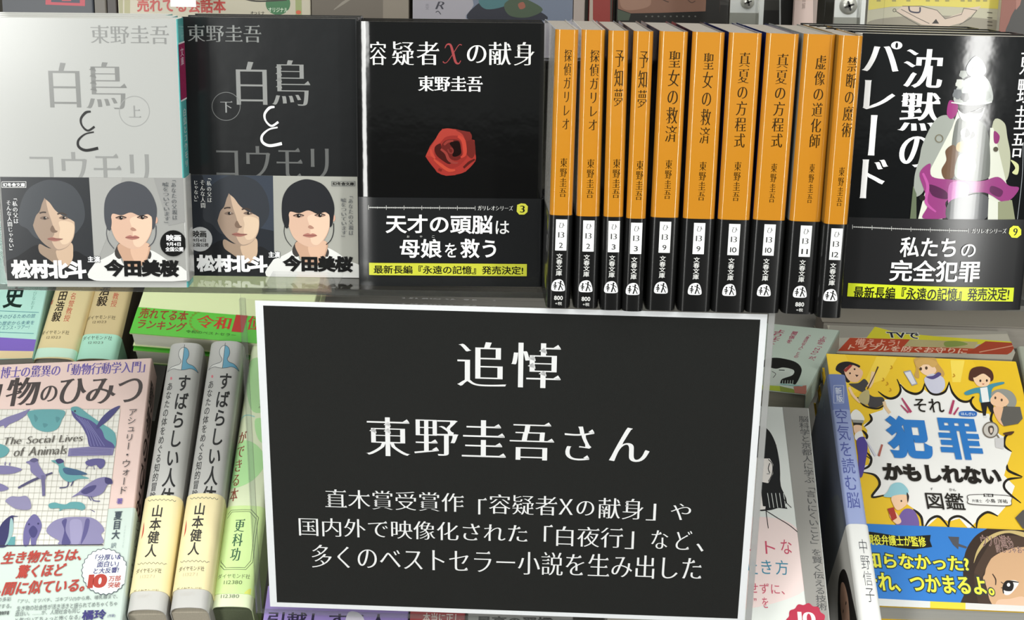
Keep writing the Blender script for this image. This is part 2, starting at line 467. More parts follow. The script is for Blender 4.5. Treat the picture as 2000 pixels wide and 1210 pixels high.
class SpineBook:
    """a book with its spine to the viewer: w is its thickness, d its depth away from us"""
    def __init__(s, name, label, o, u, v, w, h, d, spine, left=None, right=None, rough=0.25, rnd=0.0022, bulge=0.0006, pages='#b9b4aa', cat='book', group=None, jkind='jacket'):
        s.name, s.label, s.cat, s.group = name, label, cat, group
        s.o, s.u, s.v, s.w, s.h, s.d = o, u, v, w, h, d; s.rough = rough; s.r = rnd; s.bulge = bulge; s.pages = pages
        s.sm = paint(spine, rough, jkind); s.lm = paint(left or spine, rough, jkind); s.rm = paint(right or left or spine, rough, jkind)
        s.path = [(0, d)] + [(0, rnd + (d - rnd) * k) for k in (0.5, 0.0)]
        N = 26; s.path += [(w * i / N, s.yf(w * i / N)) for i in range(1, N)] + [(w, rnd), (w, rnd + (d - rnd) * 0.5), (w, d)]
        s.pm = []
        for i in range(len(s.path) - 1):
            a, b = s.path[i], s.path[i + 1]; ym = (a[1] + b[1]) / 2; xm = (a[0] + b[0]) / 2
            s.pm.append(s.sm if ym < rnd * 0.95 else (s.lm if xm < w / 2 else s.rm))
        s.jm = MB(); shell(s.jm, s.path, s.pm, 0, h, 0.0005)
        s.front = Surf(s.jm, o, u, v, w, h, s.local(0), rough, (0, 0), 0.0008)
        s.bm = None
    def yf(s, x):
        r = s.r; e = min(x, s.w - x); y = 0.0
        if e < r: y = r - math.sqrt(max(0, r * r - (r - e) ** 2))
        return y - s.bulge * (1 - (2 * x / s.w - 1) ** 2)
    def local(s, extra): return lambda a, b, off: (a, s.yf(a) - off - extra, b)
    def band(s, vtop, col, left=None, vbot=0.0, rough=None, off=0.0005, kind='print'):
        s.bm = MB(); r = s.rough if rough is None else rough; a = paint(col, r, kind); b = paint(left or col, r, kind)
        shell(s.bm, s.path, [a if m is s.sm else b for m in s.pm], vbot, vtop, 0.0003, off)
        s.bf = Surf(s.bm, s.o, s.u, s.v, s.w, vtop - vbot, s.local(off), r, (0, vbot), 0.0008)
        return s.bf
    def vat(s, x, y): return s.front.uv(x, y)[1]
    def side(s, on_band=False):
        """left cover"""
        n = s.u.cross(s.v); mb = s.bm if on_band else s.jm; ex = 0.0005 if on_band else 0
        return Surf(mb, s.o + (-n) * s.d, n, s.v, s.d - s.r, s.h, lambda a, b, off: (-ex - off, s.d - a, b), s.rough)
    def done(s):
        e = bpy.data.objects.new(s.name, None); COL.objects.link(e); e.matrix_world = frame_mw(s.o, s.u, s.v); e.empty_display_size = 0.02
        tag(e, s.label, s.cat, s.group); s.jm.build('jacket', e)
        pb = MB(); pb.box(0.0006, s.w - 0.0006, s.r + 0.0004, s.d - 0.001, 0.0008, s.h - 0.0008, paint(s.pages, 0.85, 'pages')); pb.build('page_block', e)
        if s.bm: s.bm.build('paper_band', e)
        s.root = e
        return e

# ------------------------------------------------------------------ setting: floor, display boards, shelves
ZS = ZC - 0.1982                       # top of the clear shelf
def struct(name, mb): return tag(mb.build(name), kind='structure')
b = MB(); b.box(-9, 9, -9, 4, -0.05, 0, paint('#46433f', 0.4, 'board')); struct('floor', b)
b = MB(); b.box(-9, 9, 1.36, 1.40, 0, 2.7, paint('#5a564f', 0.6, 'board')); struct('wall_back', b)
PL = Vector((0, 0.869, ZC - 0.4068)); LEAN = 55.49
lu, lv = axes(0, LEAN, 0); ln = lu.cross(lv)

def add_board():
    b = MB(); m = paint('#77746e', 0.5, 'board')
    b.box(-1.0, 1.0, 0.180, 0.192, -0.12, 0.43, m)            # sloping deck under the lower rows
    b.box(-1.0, 1.0, 0.0, 0.180, -0.12, -0.10, m)             # front stop
    o = b.build('display_deck', None, frame_mw(PL, lu, lv))
    tag(o, 'grey sloping display deck under the lower rows of books', 'display stand')
    for x0, x1, y0, z0, z1 in ((-0.40, -0.268, 0.027, -0.01, 0.17), (-0.234, -0.196, 0.109, 0.0, 0.20), (-0.183, -0.163, 0.058, 0.0, 0.20), (-0.150, 0.045, 0.027, -0.06, 0.010), (0.062, 0.180, 0.032, 0.0, 0.20), (0.206, 0.226, 0.136, 0.0, 0.20),
                               (0.252, 0.385, 0.112, 0.0, 0.18), (-0.50, -0.370, 0.048, 0.224, 0.41), (-0.312, -0.272, 0.100, 0.224, 0.40), (-0.245, -0.16, 0.054, 0.24, 0.38)):
        b = MB(); b.box(x0, x1, y0, 0.1795, z0, z1, m); b.build('riser', o)
    b = MB(); m2 = paint('#4b4844', 0.5, 'board')
    ca = acrylic('tier_acrylic', (0.97, 0.98, 0.98), 0.8, 0.05)
    b.box(-1.0, 1.0, 1.112, 1.117, ZS, ZC - 0.0905, ca); b.box(-1.0, 1.0, 1.112, 1.34, ZC - 0.0905, ZC - 0.085, ca)
    b.box(-1.0, 1.0, 1.06, 1.355, ZC + 0.078, ZC + 0.096, m2)
    for x in (-1.0, 0.985): b.box(x, x + 0.015, 1.12, 1.355, ZC - 0.25, ZC + 0.078, m2)
    o = b.build('back_tier', None); tag(o, 'rear tier of clear sheet with a dark top board, carrying the back books', 'display stand')
    # the clear shelf
    e = bpy.data.objects.new('acrylic_shelf', None); COL.objects.link(e); e.location = (0, 0.859, ZS)
    tag(e, 'clear acrylic shelf carrying the upper row of paperbacks', 'shelf')
    b = MB(); b.box(-0.75, 0.75, 0, 0.250, -0.0038, 0.0, acrylic('shelf_acrylic', (0.96, 0.97, 0.97), 1.0, 0.04)); b.build('shelf_plate', e)
    b = MB(); b.box(-0.75, 0.75, -0.0008, 0.0, -0.0036, -0.0002, acrylic('shelf_edge', (0.62, 0.62, 0.61), 1.8, 0.10, 0.04)); b.build('front_edge', e)
add_board()

# ------------------------------------------------------------------ the upper row, front covers
def pose(X, Y, yaw, roll): u, v = axes(yaw, -0.017, roll); return Vector((X, Y, ZS)), u, v
W1, W4 = mp(0, 0, 2.857), mp(0, 330, 2.857)
Z1, Z2 = mp(0, 330, 5.5), mp(180, 330, 5.5)

def man(F, dx, dy, dark):
    q = lambda *p: [(x + dx, y + dy) for x, y in Z1(*p)]
    hair = '#3d4044' if not dark else '#303338'
    F.blob(q((215, 590), (205, 480), (235, 340), (300, 220), (400, 150), (520, 112), (660, 125), (790, 185), (880, 310), (915, 450), (905, 560), (850, 650), (790, 700), (600, 760), (400, 740), (300, 640)), hair)
    F.blob(q((70, 1000), (200, 930), (400, 810), (520, 900), (620, 1000), (720, 1040), (800, 880), (920, 930), (1020, 980), (1030, 1200), (560, 1260), (70, 1200)), '#1d1e20')
    F.blob(q((430, 800), (560, 850), (760, 780), (790, 900), (775, 990), (720, 1050), (640, 1040), (520, 960), (430, 890)), '#8d7a69')
    F.blob(q((620, 860), (770, 790), (790, 900), (775, 980), (715, 1048), (640, 980), (612, 920)), '#b59c85')
    F.blob(q((395, 470), (450, 350), (490, 300), (560, 310), (660, 440), (780, 520), (808, 600), (798, 720), (750, 810), (690, 855), (620, 868), (540, 840), (460, 780), (395, 690), (360, 600), (365, 520)), '#8e7b6c')
    F.blob(q((500, 310), (560, 320), (650, 440), (780, 530), (806, 600), (795, 720), (745, 810), (680, 850), (610, 850), (560, 760), (590, 680), (560, 560), (520, 440)), '#b39b86')
    F.blob(q((640, 560), (740, 560), (800, 600), (790, 710), (740, 790), (670, 800), (640, 720), (650, 640)), '#c4ad95')
    F.blob(q((480, 300), (560, 280), (700, 380), (830, 480), (815, 560), (760, 535), (680, 500), (600, 440), (540, 360)), hair)
    F.blob(q((400, 330), (480, 295), (455, 370), (430, 450), (390, 500), (350, 620), (330, 560), (350, 420)), hair)
    for a, w in (((430, 470), (500, 462)), ((620, 480), (720, 492))): F.stroke(q(a, ((a[0] + w[0]) / 2, a[1] - 10), w), 3, '#3f3631')
    for cx, cy in ((485, 522), (690, 520)):
        F.blob(q((cx - 52, cy + 2), (cx - 10, cy - 20), (cx + 50, cy + 2), (cx, cy + 18)), '#6a5a50'); F.ell(*q((cx + 2, cy))[0], 3, 3, '#221e1c'); F.ell(*q((cx + 14, cy - 4))[0], 1, 1, '#c9c0b6')
    F.blob(q((545, 640), (570, 600), (600, 650), (625, 662), (600, 678), (560, 672)), '#6e5b4e')
    F.blob(q((515, 745), (565, 728), (610, 738), (680, 746), (620, 768), (570, 768)), '#8e5f56'); F.stroke(q((515, 748), (600, 747), (680, 746)), 1, '#5d3c36')

def woman(F, dx, dy, dark):
    q = lambda *p: [(x + dx, y + dy) for x, y in Z2(*p)]
    hair = '#43454a' if not dark else '#232427'  # paler on the white volume: gloss painted into the hair colour
    F.blob(q((30, 1010), (120, 960), (230, 900), (280, 850), (330, 1000), (450, 1080), (600, 1000), (615, 870), (720, 910), (850, 1000), (980, 1060), (1005, 1190), (30, 1190)), '#c9c9c6')
    F.blob(q((250, 870), (300, 790), (340, 900), (300, 960), (255, 930)), '#3a3634'); F.blob(q((595, 840), (640, 900), (625, 960), (590, 930)), '#3a3634')
    F.blob(q((290, 800), (330, 960), (380, 1030), (450, 1060), (540, 1030), (600, 950), (605, 790)), '#b08e78')
    F.blob(q((420, 840), (600, 790), (600, 900), (560, 980), (470, 1000)), '#c2a089')
    F.ell(*q((690, 545))[0], 3.4, 6.5, '#c09783')
    F.blob(q((150, 590), (133, 450), (150, 310), (220, 200), (330, 140), (430, 130), (560, 175), (640, 260), (690, 380), (697, 480), (675, 600), (640, 640), (400, 660), (210, 640)), hair)
    F.blob(q((205, 480), (200, 560), (215, 650), (260, 750), (330, 812), (420, 852), (510, 845), (590, 775), (640, 670), (652, 560), (645, 470), (520, 440), (330, 440)), '#bf9f8b')
    F.blob(q((420, 520), (640, 500), (645, 620), (600, 740), (520, 830), (450, 800), (440, 650)), '#cfb09a')
    F.blob(q((190, 470), (210, 420), (330, 380), (460, 370), (560, 390), (640, 440), (660, 520), (600, 480), (520, 500), (420, 462), (320, 492), (225, 475), (205, 530)), hair)
    F.blob(q((150, 560), (200, 500), (215, 570), (200, 650), (170, 640)), hair); F.blob(q((635, 460), (690, 470), (680, 600), (650, 640), (648, 540)), hair)
    F.stroke(q((165, 620), (160, 700), (185, 780), (240, 850)), 1.2, hair); F.stroke(q((690, 600), (688, 700), (660, 780), (610, 830)), 1.6, hair)
    for cx, cy in ((315, 520), (545, 515)):
        F.blob(q((cx - 55, cy + 2), (cx, cy - 22), (cx + 55, cy + 2), (cx, cy + 18)), '#8a7164'); F.ell(*q((cx, cy))[0], 3.6, 3.6, '#1d1918'); F.ell(*q((cx + 8, cy - 6))[0], 0.9, 0.9, '#d8d0c8')
        F.stroke(q((cx - 58, cy), (cx, cy - 20), (cx + 58, cy - 2)), 1.8, '#2e2725')
    F.blob(q((415, 640), (440, 620), (480, 650), (445, 660)), '#9c7767')
    F.blob(q((362, 730), (410, 706), (440, 716), (470, 708), (512, 732), (440, 752)), '#99665d'); F.stroke(q((362, 732), (440, 730), (512, 732)), 1, '#6d433d')

def brush_to(F, dx, dy, col):
    q = lambda *p: [(x + dx, y + dy) for x, y in W1(*p)]
    F.stroke(q((507, 622), (478, 628), (452, 662), (458, 700), (490, 728), (528, 706)), [3.4, 5.5, 4.6, 3.4, 4.0, 4.6], col)
    F.stroke(q((524, 736), (475, 748), (438, 782), (440, 818), (480, 838), (548, 826)), [3.0, 3.2, 4.6, 5.0, 5.6, 6.0], col)

def swan(light):
    if light:
        o, u, v = pose(-0.2899, 0.851, 1.6949, 0.2464)
        B = FaceBook('paperback', 'white paperback with grey brushed title, standing far left on the clear shelf', o, u, v, 0.1033, 0.152, 0.0175, '#9fa09d', '#4f9c9a', rough=0.17, group='two volume paperback set', jkind='print')
        dx = dy = 0
    else:
        o, u, v = pose(-0.1919, 0.8886, -0.1018, 0.1796)
        B = FaceBook('paperback', 'charcoal paperback with white curled character, between the white and the rose paperback', o, u, v, 0.1006, 0.152, 0.0175, '#1a1b1c', '#3c3d3e', rough=0.17, group='two volume paperback set')
    F = B.front
    if light:
        F.text('東野圭吾', (175, 48, 331, 86), '#7a7b79', 'min')
        F.text('白', (93, 122, 159, 210), '#747573', 'min'); F.text('鳥', (164, 121, 250, 213), '#747573', 'min')
        F.ring(262.5, 217, 30, 1.1, '#8c8d8b'); F.text('上', (251, 206, 276, 229), '#838482', 'min')
        brush_to(F, 0, 0, '#1d1d1d'); F.text('コウモリ', (56, 296, 293, 363), '#828381', 'min')
        vt, vb = B.vat(176, 346), B.vat(187, 547.5)
        G = B.band(vt, '#8f8f8c', '#a3a3a0', vb, 0.17)
        G.poly([(-30, 340), (174.5, 344), (187, 552), (-30, 556)], '#2b2d30')
        G.poly([(174.5, 344), (240, 344), (215, 450), (186, 520)], '#979794'); G.poly([(300, 344), (372, 340), (376, 430), (330, 440)], '#878785')
        man(G, 0, 0, False); woman(G, 0, 0, False)
        G.frame(4.5, 353.5, 52.5, 365.5, 0.9, '#d5d5d3'); G.text('幻冬舎文庫', (6.5, 356, 50.5, 364), '#e6e6e4', 'heavy')
        G.text('「私の父は', (24.5, 387, 38, 435), '#e0e0dd', 'min', True); G.text('そんな人間じゃない」', (12.7, 391, 29, 487), '#e0e0dd', 'min', True)
        G.text('「あなたの父親は', (334, 351, 347.5, 428), '#55585a', 'min', True); G.text('嘘をついています」', (318, 355, 333.5, 434), '#55585a', 'min', True)
        G.ell(339, 474, 25.5, 25.5, '#101010')
        G.text('映画', (325.5, 457, 354.5, 470), '#e2e2e0', 'heavy'); G.text('9月4日', (326, 472, 354, 479.5), '#e2e2e0', 'bold'); G.text('全国公開', (323.6, 481, 359, 490), '#e2e2e0', 'bold')
        G.text('主演', (172, 499, 197, 511), '#e8e8e6', 'heavy', halo='halo', haloc='#3b3d40')
        G.text('松村北斗', (21.5, 506, 171, 543), '#eeeeec', 'fat'); G.text('今田美桜', (203, 505, 351, 540), '#141414', 'fat')
        sd = B.side(); a = 0.0
        def bar(y0, y1, c):
            sd.poly_uv([(0, B.vat(350, y0)), (B.t, B.vat(350, y0)), (B.t, B.vat(350, y1)), (0, B.vat(350, y1))], c)
        bar(84, 87, '#e4e4e2'); bar(87, 196, '#8c1b4b'); bar(196, 199, '#e4e4e2')
        sd.text_uv('文庫', (0.004, B.vat(350, 130), 0.0135, B.vat(350, 95)), '#d8c0cc', 'goth', True)
        sd.text_uv('白鳥とコウモリ', (0.005, B.vat(350, 330), 0.0135, B.vat(350, 215)), '#eeeeec', 'min', True)
    else:
        F.text('東野圭吾', (365, 47, 511, 83), '#7b7d7b', 'min')
        F.text('白', (460, 120, 522.5, 205), '#7f807e', 'min'); F.text('鳥', (529, 117, 607, 206.5), '#7f807e', 'min')
        F.ring(441.7, 207.5, 28, 1.1, '#6f706f'); F.text('下', (430, 197, 454.5, 220), '#8a8b8a', 'min')
        brush_to(F, 358.8, -9.1, '#e4e4e0'); F.text('コウモリ', (421, 284, 643, 350), '#585958', 'min')
        vt = B.vat(534, 342.5); G = B.band(vt, '#96968f', '#2b2c2d', 0.0, 0.17)
        G.poly([(340, 338), (533.5, 341), (537, 545), (340, 548)], '#24272c')
        G.poly([(395, 341), (533.5, 341), (535, 450), (430, 430)], '#343a44')
        man(G, 360, -9, True); woman(G, 346.5, -4, True)
        G.text('「私の父は', (404, 347.5, 415, 394), '#d6d6d3', 'min', True); G.text('そんな人間', (391, 351, 402.5, 405), '#d6d6d3', 'min', True); G.text('じゃない」', (379, 352, 388.5, 392), '#d6d6d3', 'min', True)
        G.text('「あなたの父親は', (680, 382.5, 691, 458), '#5c5e60', 'min', True); G.text('嘘をついています」', (666, 386, 678, 461), '#5c5e60', 'min', True)
        G.ell(391.5, 466, 24, 24, '#a9aaaa')
        G.text('映画', (377, 449, 404, 463), '#161616', 'heavy'); G.text('9月4日', (378, 464.5, 403, 472), '#161616', 'bold'); G.text('全国公開', (375, 473, 408, 481), '#161616', 'bold')
        G.frame(648, 353, 694, 362.5, 0.8, '#55585a'); G.text('幻冬舎文庫', (650, 354.5, 692, 361.3), '#1c1c1c', 'heavy')
        G.text('主演', (525, 490, 548, 502), '#e8e8e6', 'heavy', halo='halo', haloc='#3b3d40')
        G.text('松村北斗', (384, 496, 524, 531), '#e6e6e3', 'fat'); G.text('今田美桜', (552, 497, 690, 531), '#131313', 'fat')
    B.done(); return B
WB = swan(True); DB = swan(False)

def ruler(G, x0, x1, y0, y1, col):
    G.stroke([(x0, y0), (x1, y1)], 1.2, col, False)
    for i in range(61):
        t = i / 60; h = 4.2 if i % 10 == 0 else (2.2 if i % 5 == 0 else 1.6); x = x0 + (x1 - x0) * t; y = y0 + (y1 - y0) * t
        G.stroke([(x, y - h), (x, y + h)], 0.8, col, False)

def rose(F):
    q = mp(820, 240, 11)
    F.poly(q((120, 720), (215, 500), (290, 400), (440, 200), (480, 125), (760, 130), (890, 160), (1080, 195), (1115, 350), (1175, 370), (1195, 600), (1195, 820), (980, 1050), (870, 1045), (760, 1120), (560, 1135), (370, 1060), (250, 880)), '#7e2823')
    F.blob(q((130, 715), (300, 410), (480, 140), (760, 140), (920, 260), (980, 420), (970, 620), (930, 330), (760, 270), (560, 300), (440, 420), (330, 520), (300, 640), (330, 760)), '#94352c')
    F.blob(q((130, 720), (330, 760), (480, 860), (620, 980), (820, 930), (1000, 760), (1060, 600), (1180, 640), (1190, 815), (980, 1040), (760, 1110), (560, 1125), (380, 1050)), '#8a2d27')
    F.blob(q((1000, 340), (1160, 380), (1190, 620), (1120, 760), (1000, 660), (990, 500)), '#5c201c')
    F.blob(q((780, 150), (1075, 205), (1110, 350), (990, 380), (920, 240)), '#64231f')
    F.blob(q((320, 520), (440, 440), (470, 560), (560, 700), (680, 830), (620, 880), (480, 800), (350, 680)), '#3a1512')
    F.blob(q((460, 540), (520, 400), (660, 350), (850, 380), (890, 560), (900, 720), (800, 800), (680, 780), (590, 680)), '#571d1a')
    F.blob(q((640, 440), (740, 390), (840, 400), (880, 540), (880, 660), (780, 720), (700, 700), (720, 560)), '#160908')
    F.stroke(q((820, 280), (930, 370), (965, 560), (960, 680), (880, 740)), [5, 8, 8, 6, 3], '#a33a2e')
    F.stroke(q((450, 560), (560, 650), (620, 780), (720, 850), (820, 855)), [4, 5, 6, 5, 3], '#7f332d')
    F.stroke(q((520, 470), (600, 400), (720, 380)), [4, 5, 3], '#7c302a'); F.stroke(q((600, 560), (640, 640), (700, 640), (710, 570), (650, 530)), 2.6, '#6e2b27')
    F.stroke(q((300, 780), (450, 900), (620, 1010), (760, 1010)), [3, 6, 7, 3], '#a5402f'); F.stroke(q((230, 560), (260, 680), (330, 760)), [3, 6, 3], '#a33c30')
    F.stroke(q((940, 960), (1060, 850), (1180, 780)), [4, 5, 3], '#471815'); F.stroke(q((400, 990), (470, 1020)), 5, '#6a211c')

def xbook():
    o, u, v = pose(-0.0894, 0.8686, 1.1969, 0.2472)
    B = FaceBook('paperback', 'black paperback with a red rose and a yellow strip on its band', o, u, v, 0.1059, 0.152, 0.0165, '#0b0b0b', '#0d0d0d', rough=0.085, curl=(0.0018, 0.012))
    F = B.front
    F.text('容', (721, 81, 755.5, 127), '#d9d9d6', 'min'); F.text('疑', (765, 81, 809, 127), '#d9d9d6', 'min'); F.text('者', (813, 81, 858, 127), '#d9d9d6', 'min')
    F.stroke([(869, 94), (873, 87), (880, 88), (885, 104), (890, 121), (896, 124), (900, 118)], [1.5, 2.6, 4.2, 5.2, 4.6, 2.4, 1.2], '#8a3a3c')
    F.stroke([(902, 88), (896, 88), (886, 103), (875, 119), (869, 123), (865, 120)], [2.0, 1.4, 1.3, 1.3, 1.6, 2.4], '#8a3a3c')
    F.text('の', (912, 88, 950, 123), '#d9d9d6', 'min'); F.text('献', (954.5, 82, 999, 127), '#d9d9d6', 'min'); F.text('身', (1003, 82, 1044.5, 128), '#d9d9d6', 'min')
    F.text('東野圭吾', (816, 147, 943, 179), '#dededb', 'minb')
    rose(F)
    G = B.band(B.vat(880, 386), '#171819', '#171819', 0.0, 0.22)
    ruler(G, 720, 928, 404.5, 405.5, '#b9b9b6'); G.text('ガリレオシリーズ', (933, 400.5, 1002, 410), '#cfcfcc', 'min')
    G.poly([(1010, 399), (1018, 396), (1026, 397), (1031, 402), (1030, 413), (1024, 418), (1014, 418), (1009, 412)], '#c6c646'); G.text('3', (1015.5, 400.5, 1025, 414), '#15150c', 'minb')
    G.text('天才の頭脳', (753, 417.5, 962.5, 456), '#e2e2df', 'bold'); G.text('は', (968, 430, 995, 456), '#e2e2df', 'med')
    G.text('母娘', (781, 465, 863.5, 503), '#e2e2df', 'bold'); G.text('を', (869, 473.5, 892, 501.5), '#e2e2df', 'med'); G.text('救う', (899, 465, 969, 503), '#e2e2df', 'bold')
    for ch, x in (('お', 795), ('や', 820), ('こ', 844)): G.text(ch, (x, 458.5, x + 5, 463), '#b9b9b6')
    G.rect(721, 512, 1029, 538, '#b2b437'); G.text('最新長編『永遠の記憶』発売決定!', (730, 516.5, 1022, 535), '#15150c', 'bold')
    B.done(); return B
XB = xbook()

def silent():
    o, u, v = pose(0.1848, 0.8309, 3.9203, -0.5663)
    bow = lambda x: -0.0030 * math.sin(math.pi * x)
    B = FaceBook('paperback', 'black paperback with bowed cover, masked figure and magenta cloth, rightmost on the clear shelf', o, u, v, 0.1026, 0.152, 0.020, '#101112', '#141516', rough=0.09, bow=bow)
    F = B.front; wh = '#dfe0dd'
    F.text('パ', (1682.5, 79, 1761, 140), wh, 'minb'); F.text('レ', (1684, 156, 1749, 214), wh, 'minb'); F.text('ー', (1694, 224, 1713, 303), wh, 'bold', True); F.text('ド', (1678, 310, 1734, 387), wh, 'minb')
    F.text('沈', (1758.5, 94, 1842, 171.5), wh, 'minb'); F.text('黙', (1750, 178.5, 1837, 255.5), wh, 'minb'); F.text('の', (1751.5, 264, 1818, 325.5), wh, 'minb')
    F.text('東野圭吾', (1971, 97, 2018, 307), wh, 'minb', True)
    q = mp(1780, 60, 3.186)
    F.blob(q((60, 700), (130, 560), (200, 520), (260, 560), (230, 700), (180, 820), (100, 900), (60, 1000), (10, 1020), (10, 900), (40, 790)), '#8f938c')
    F.blob(q((500, 560), (570, 570), (590, 660), (610, 780), (590, 920), (520, 930), (480, 800)), '#a3a58f')
    F.poly(q((275, 500), (240, 600), (110, 850), (30, 1170), (180, 1170), (200, 900), (300, 560)), '#c6c8bb'); F.poly(q((480, 600), (500, 600), (640, 1170), (470, 1170), (470, 900)), '#c2c4b7')
    F.blob(q((225, 430), (275, 455), (270, 510), (235, 545), (208, 510)), '#8a2f6b'); F.blob(q((505, 620), (540, 650), (530, 695), (505, 690)), '#7c2a60')
    F.blob(q((265, 560), (330, 540), (420, 560), (470, 650), (480, 850), (450, 920), (260, 920), (235, 760)), '#5a5d58')
    F.blob(q((300, 610), (370, 590), (390, 650), (330, 700), (300, 660)), '#a7aaa2'); F.blob(q((330, 600), (355, 640), (320, 660)), '#26282a'); F.blob(q((370, 620), (385, 650), (350, 670)), '#2a2c2e')
    F.blob(q((200, 740), (250, 705), (280, 760), (260, 830), (250, 905), (195, 915), (175, 860), (205, 800)), '#5f4632')
    F.blob(q((280, 690), (370, 680), (400, 720), (330, 750), (270, 740)), '#a08a5c')
    F.blob(q((300, 760), (370, 770), (390, 850), (340, 920), (260, 900), (270, 800)), '#8d958c'); F.ell(*q((310, 830))[0], 8, 8, '#aab0a6')
    F.blob(q((280, 480), (360, 500), (440, 470), (420, 540), (360, 565), (300, 545)), '#c9cac4'); F.blob(q((275, 478), (330, 490), (352, 500), (400, 488), (440, 470), (425, 505), (380, 512), (352, 505), (310, 512)), '#191a1c')
    F.ell(*q((355, 525))[0], 3, 4.5, '#b7b7ae')
    F.blob(q((255, 440), (270, 350), (320, 300), (420, 270), (480, 330), (490, 440), (370, 455)), '#9da19d')
    for x, y, r, c in ((290, 325, 9, '#b9bbb4'), (310, 268, 8, '#8a8d88'), (275, 390, 10, '#64686a'), (350, 360, 14, '#c3c5be'), (430, 340, 13, '#b3b6ae'), (400, 400, 12, '#d4d5ce'), (320, 410, 9, '#3b3e40'), (455, 400, 9, '#8d918c')):
        F.ell(*q((x, y))[0], r, r, c, n=14, wob=0.14, lobes=5)
    F.blob(q((330, 220), (385, 155), (440, 200), (450, 260), (395, 290), (340, 270)), '#74777a'); F.blob(q((370, 175), (390, 155), (420, 180), (395, 185)), '#b3b6b4'); F.blob(q((375, 215), (405, 230), (392, 265), (360, 250)), '#4c4f52')
    F.stroke(q((235, 442), (360, 455), (490, 440)), [2, 3.5, 2], '#c4c6c2')
    F.blob(q((40, 880), (105, 820), (115, 900), (240, 920), (420, 930), (530, 905), (600, 960), (665, 975), (620, 1040), (560, 1060), (490, 1020), (430, 1000), (300, 1010), (200, 1060), (215, 1150), (60, 1160), (90, 1080), (70, 990)), '#85396f')
    F.blob(q((100, 950), (200, 990), (210, 1040), (120, 1020)), '#4c2343'); F.blob(q((230, 940), (340, 950), (330, 1040), (240, 1110), (215, 1060)), '#a45c94'); F.blob(q((490, 960), (560, 990), (540, 1030), (480, 1000)), '#57284c'); F.stroke(q((60, 880), (90, 960), (80, 1060), (140, 1120)), [4, 6, 6, 3], '#a8508f')
    F.blob(q((220, 1060), (330, 1020), (430, 1010), (480, 1060), (440, 1170), (220, 1170)), '#4a4b4d'); F.poly(q((470, 1040), (530, 1060), (530, 1170), (465, 1170)), '#c5c7bb'); F.poly(q((530, 1060), (620, 1050), (640, 1170), (530, 1170)), '#83866c')
    F.ring(*q((160, 665))[0], 8, 1.6, '#6a6350'); F.poly(ring_pts(*q((515, 733))[0], 5, None, 10, 0.45, 5), '#4a4538'); F.poly(ring_pts(*q((55, 1033))[0], 6, None, 10, 0.45, 5), '#23211e')
    F.blob(q((610, 800), (660, 830), (655, 890), (620, 880), (640, 850)), '#b9bc8c'); F.stroke(q((690, 700), (685, 900), (655, 1170)), 1.4, '#7e8184'); F.poly(q((0, 960), (20, 1010), (20, 1170), (-20, 1170)), '#5c6650')
    G = B.band(B.vat(1800, 425), '#1b1b1c', '#1b1b1c', 0.0, 0.2)
    ruler(G, 1664, 1886, 442, 448, '#b9b9b6'); G.text('ガリレオシリーズ', (1892.6, 443.5, 1963, 453.5), '#cfcfcc', 'min')
    G.poly([(1969, 444), (1976, 439), (1986, 440), (1992, 447), (1992, 457), (1984, 463), (1973, 462), (1967, 454)], '#d2dc36'); G.text('9', (1975, 444, 1985.5, 458.5), '#15150c', 'minb')
    G.text('私たち', (1752, 459.5, 1864, 500), '#e2e2df', 'bold'); G.text('の', (1871, 473.5, 1902, 499), '#e2e2df', 'med'); G.text('完全犯罪', (1732, 504, 1912, 548), '#e2e2df', 'bold')
    G.poly([(1655, 551), (1978, 560), (1976, 587), (1653, 577)], '#bcc727'); G.text('最新長編『永遠の記憶』発売決定!', (1664, 556.5, 1970, 585), '#15150c', 'bold')
    B.done(); return B
SB = silent()

# copies standing directly behind the front ones: only their top edges show
def behind(B, n, step, labels, dx=0.0, dz=0.0):
    for i in range(n):
        o = B.o - B.u.cross(B.v) * (step * (i + 1)) + B.u * dx * (i + 1)
        o.z = ZS
        copy_tree(B.root, labels[i], frame_mw(o, B.u, B.v), 'paperbacks behind the front copies')
behind(WB, 2, 0.0195, ['white paperback directly behind the far left white one, only its top edge showing', 'white paperback third in the far left file, a sliver of its top edge showing'], -0.0066)
behind(DB, 1, 0.0195, ['charcoal paperback directly behind the front charcoal one, only its top edge showing'])
behind(XB, 1, 0.019, ['black paperback directly behind the rose paperback, only its top edge showing'])
behind(SB, 3, 0.0264, ['black paperback directly behind the masked figure paperback, top edge showing', 'black paperback third in the masked figure file, top edge showing', 'black paperback rearmost in the masked figure file, top edge showing'], -0.003)

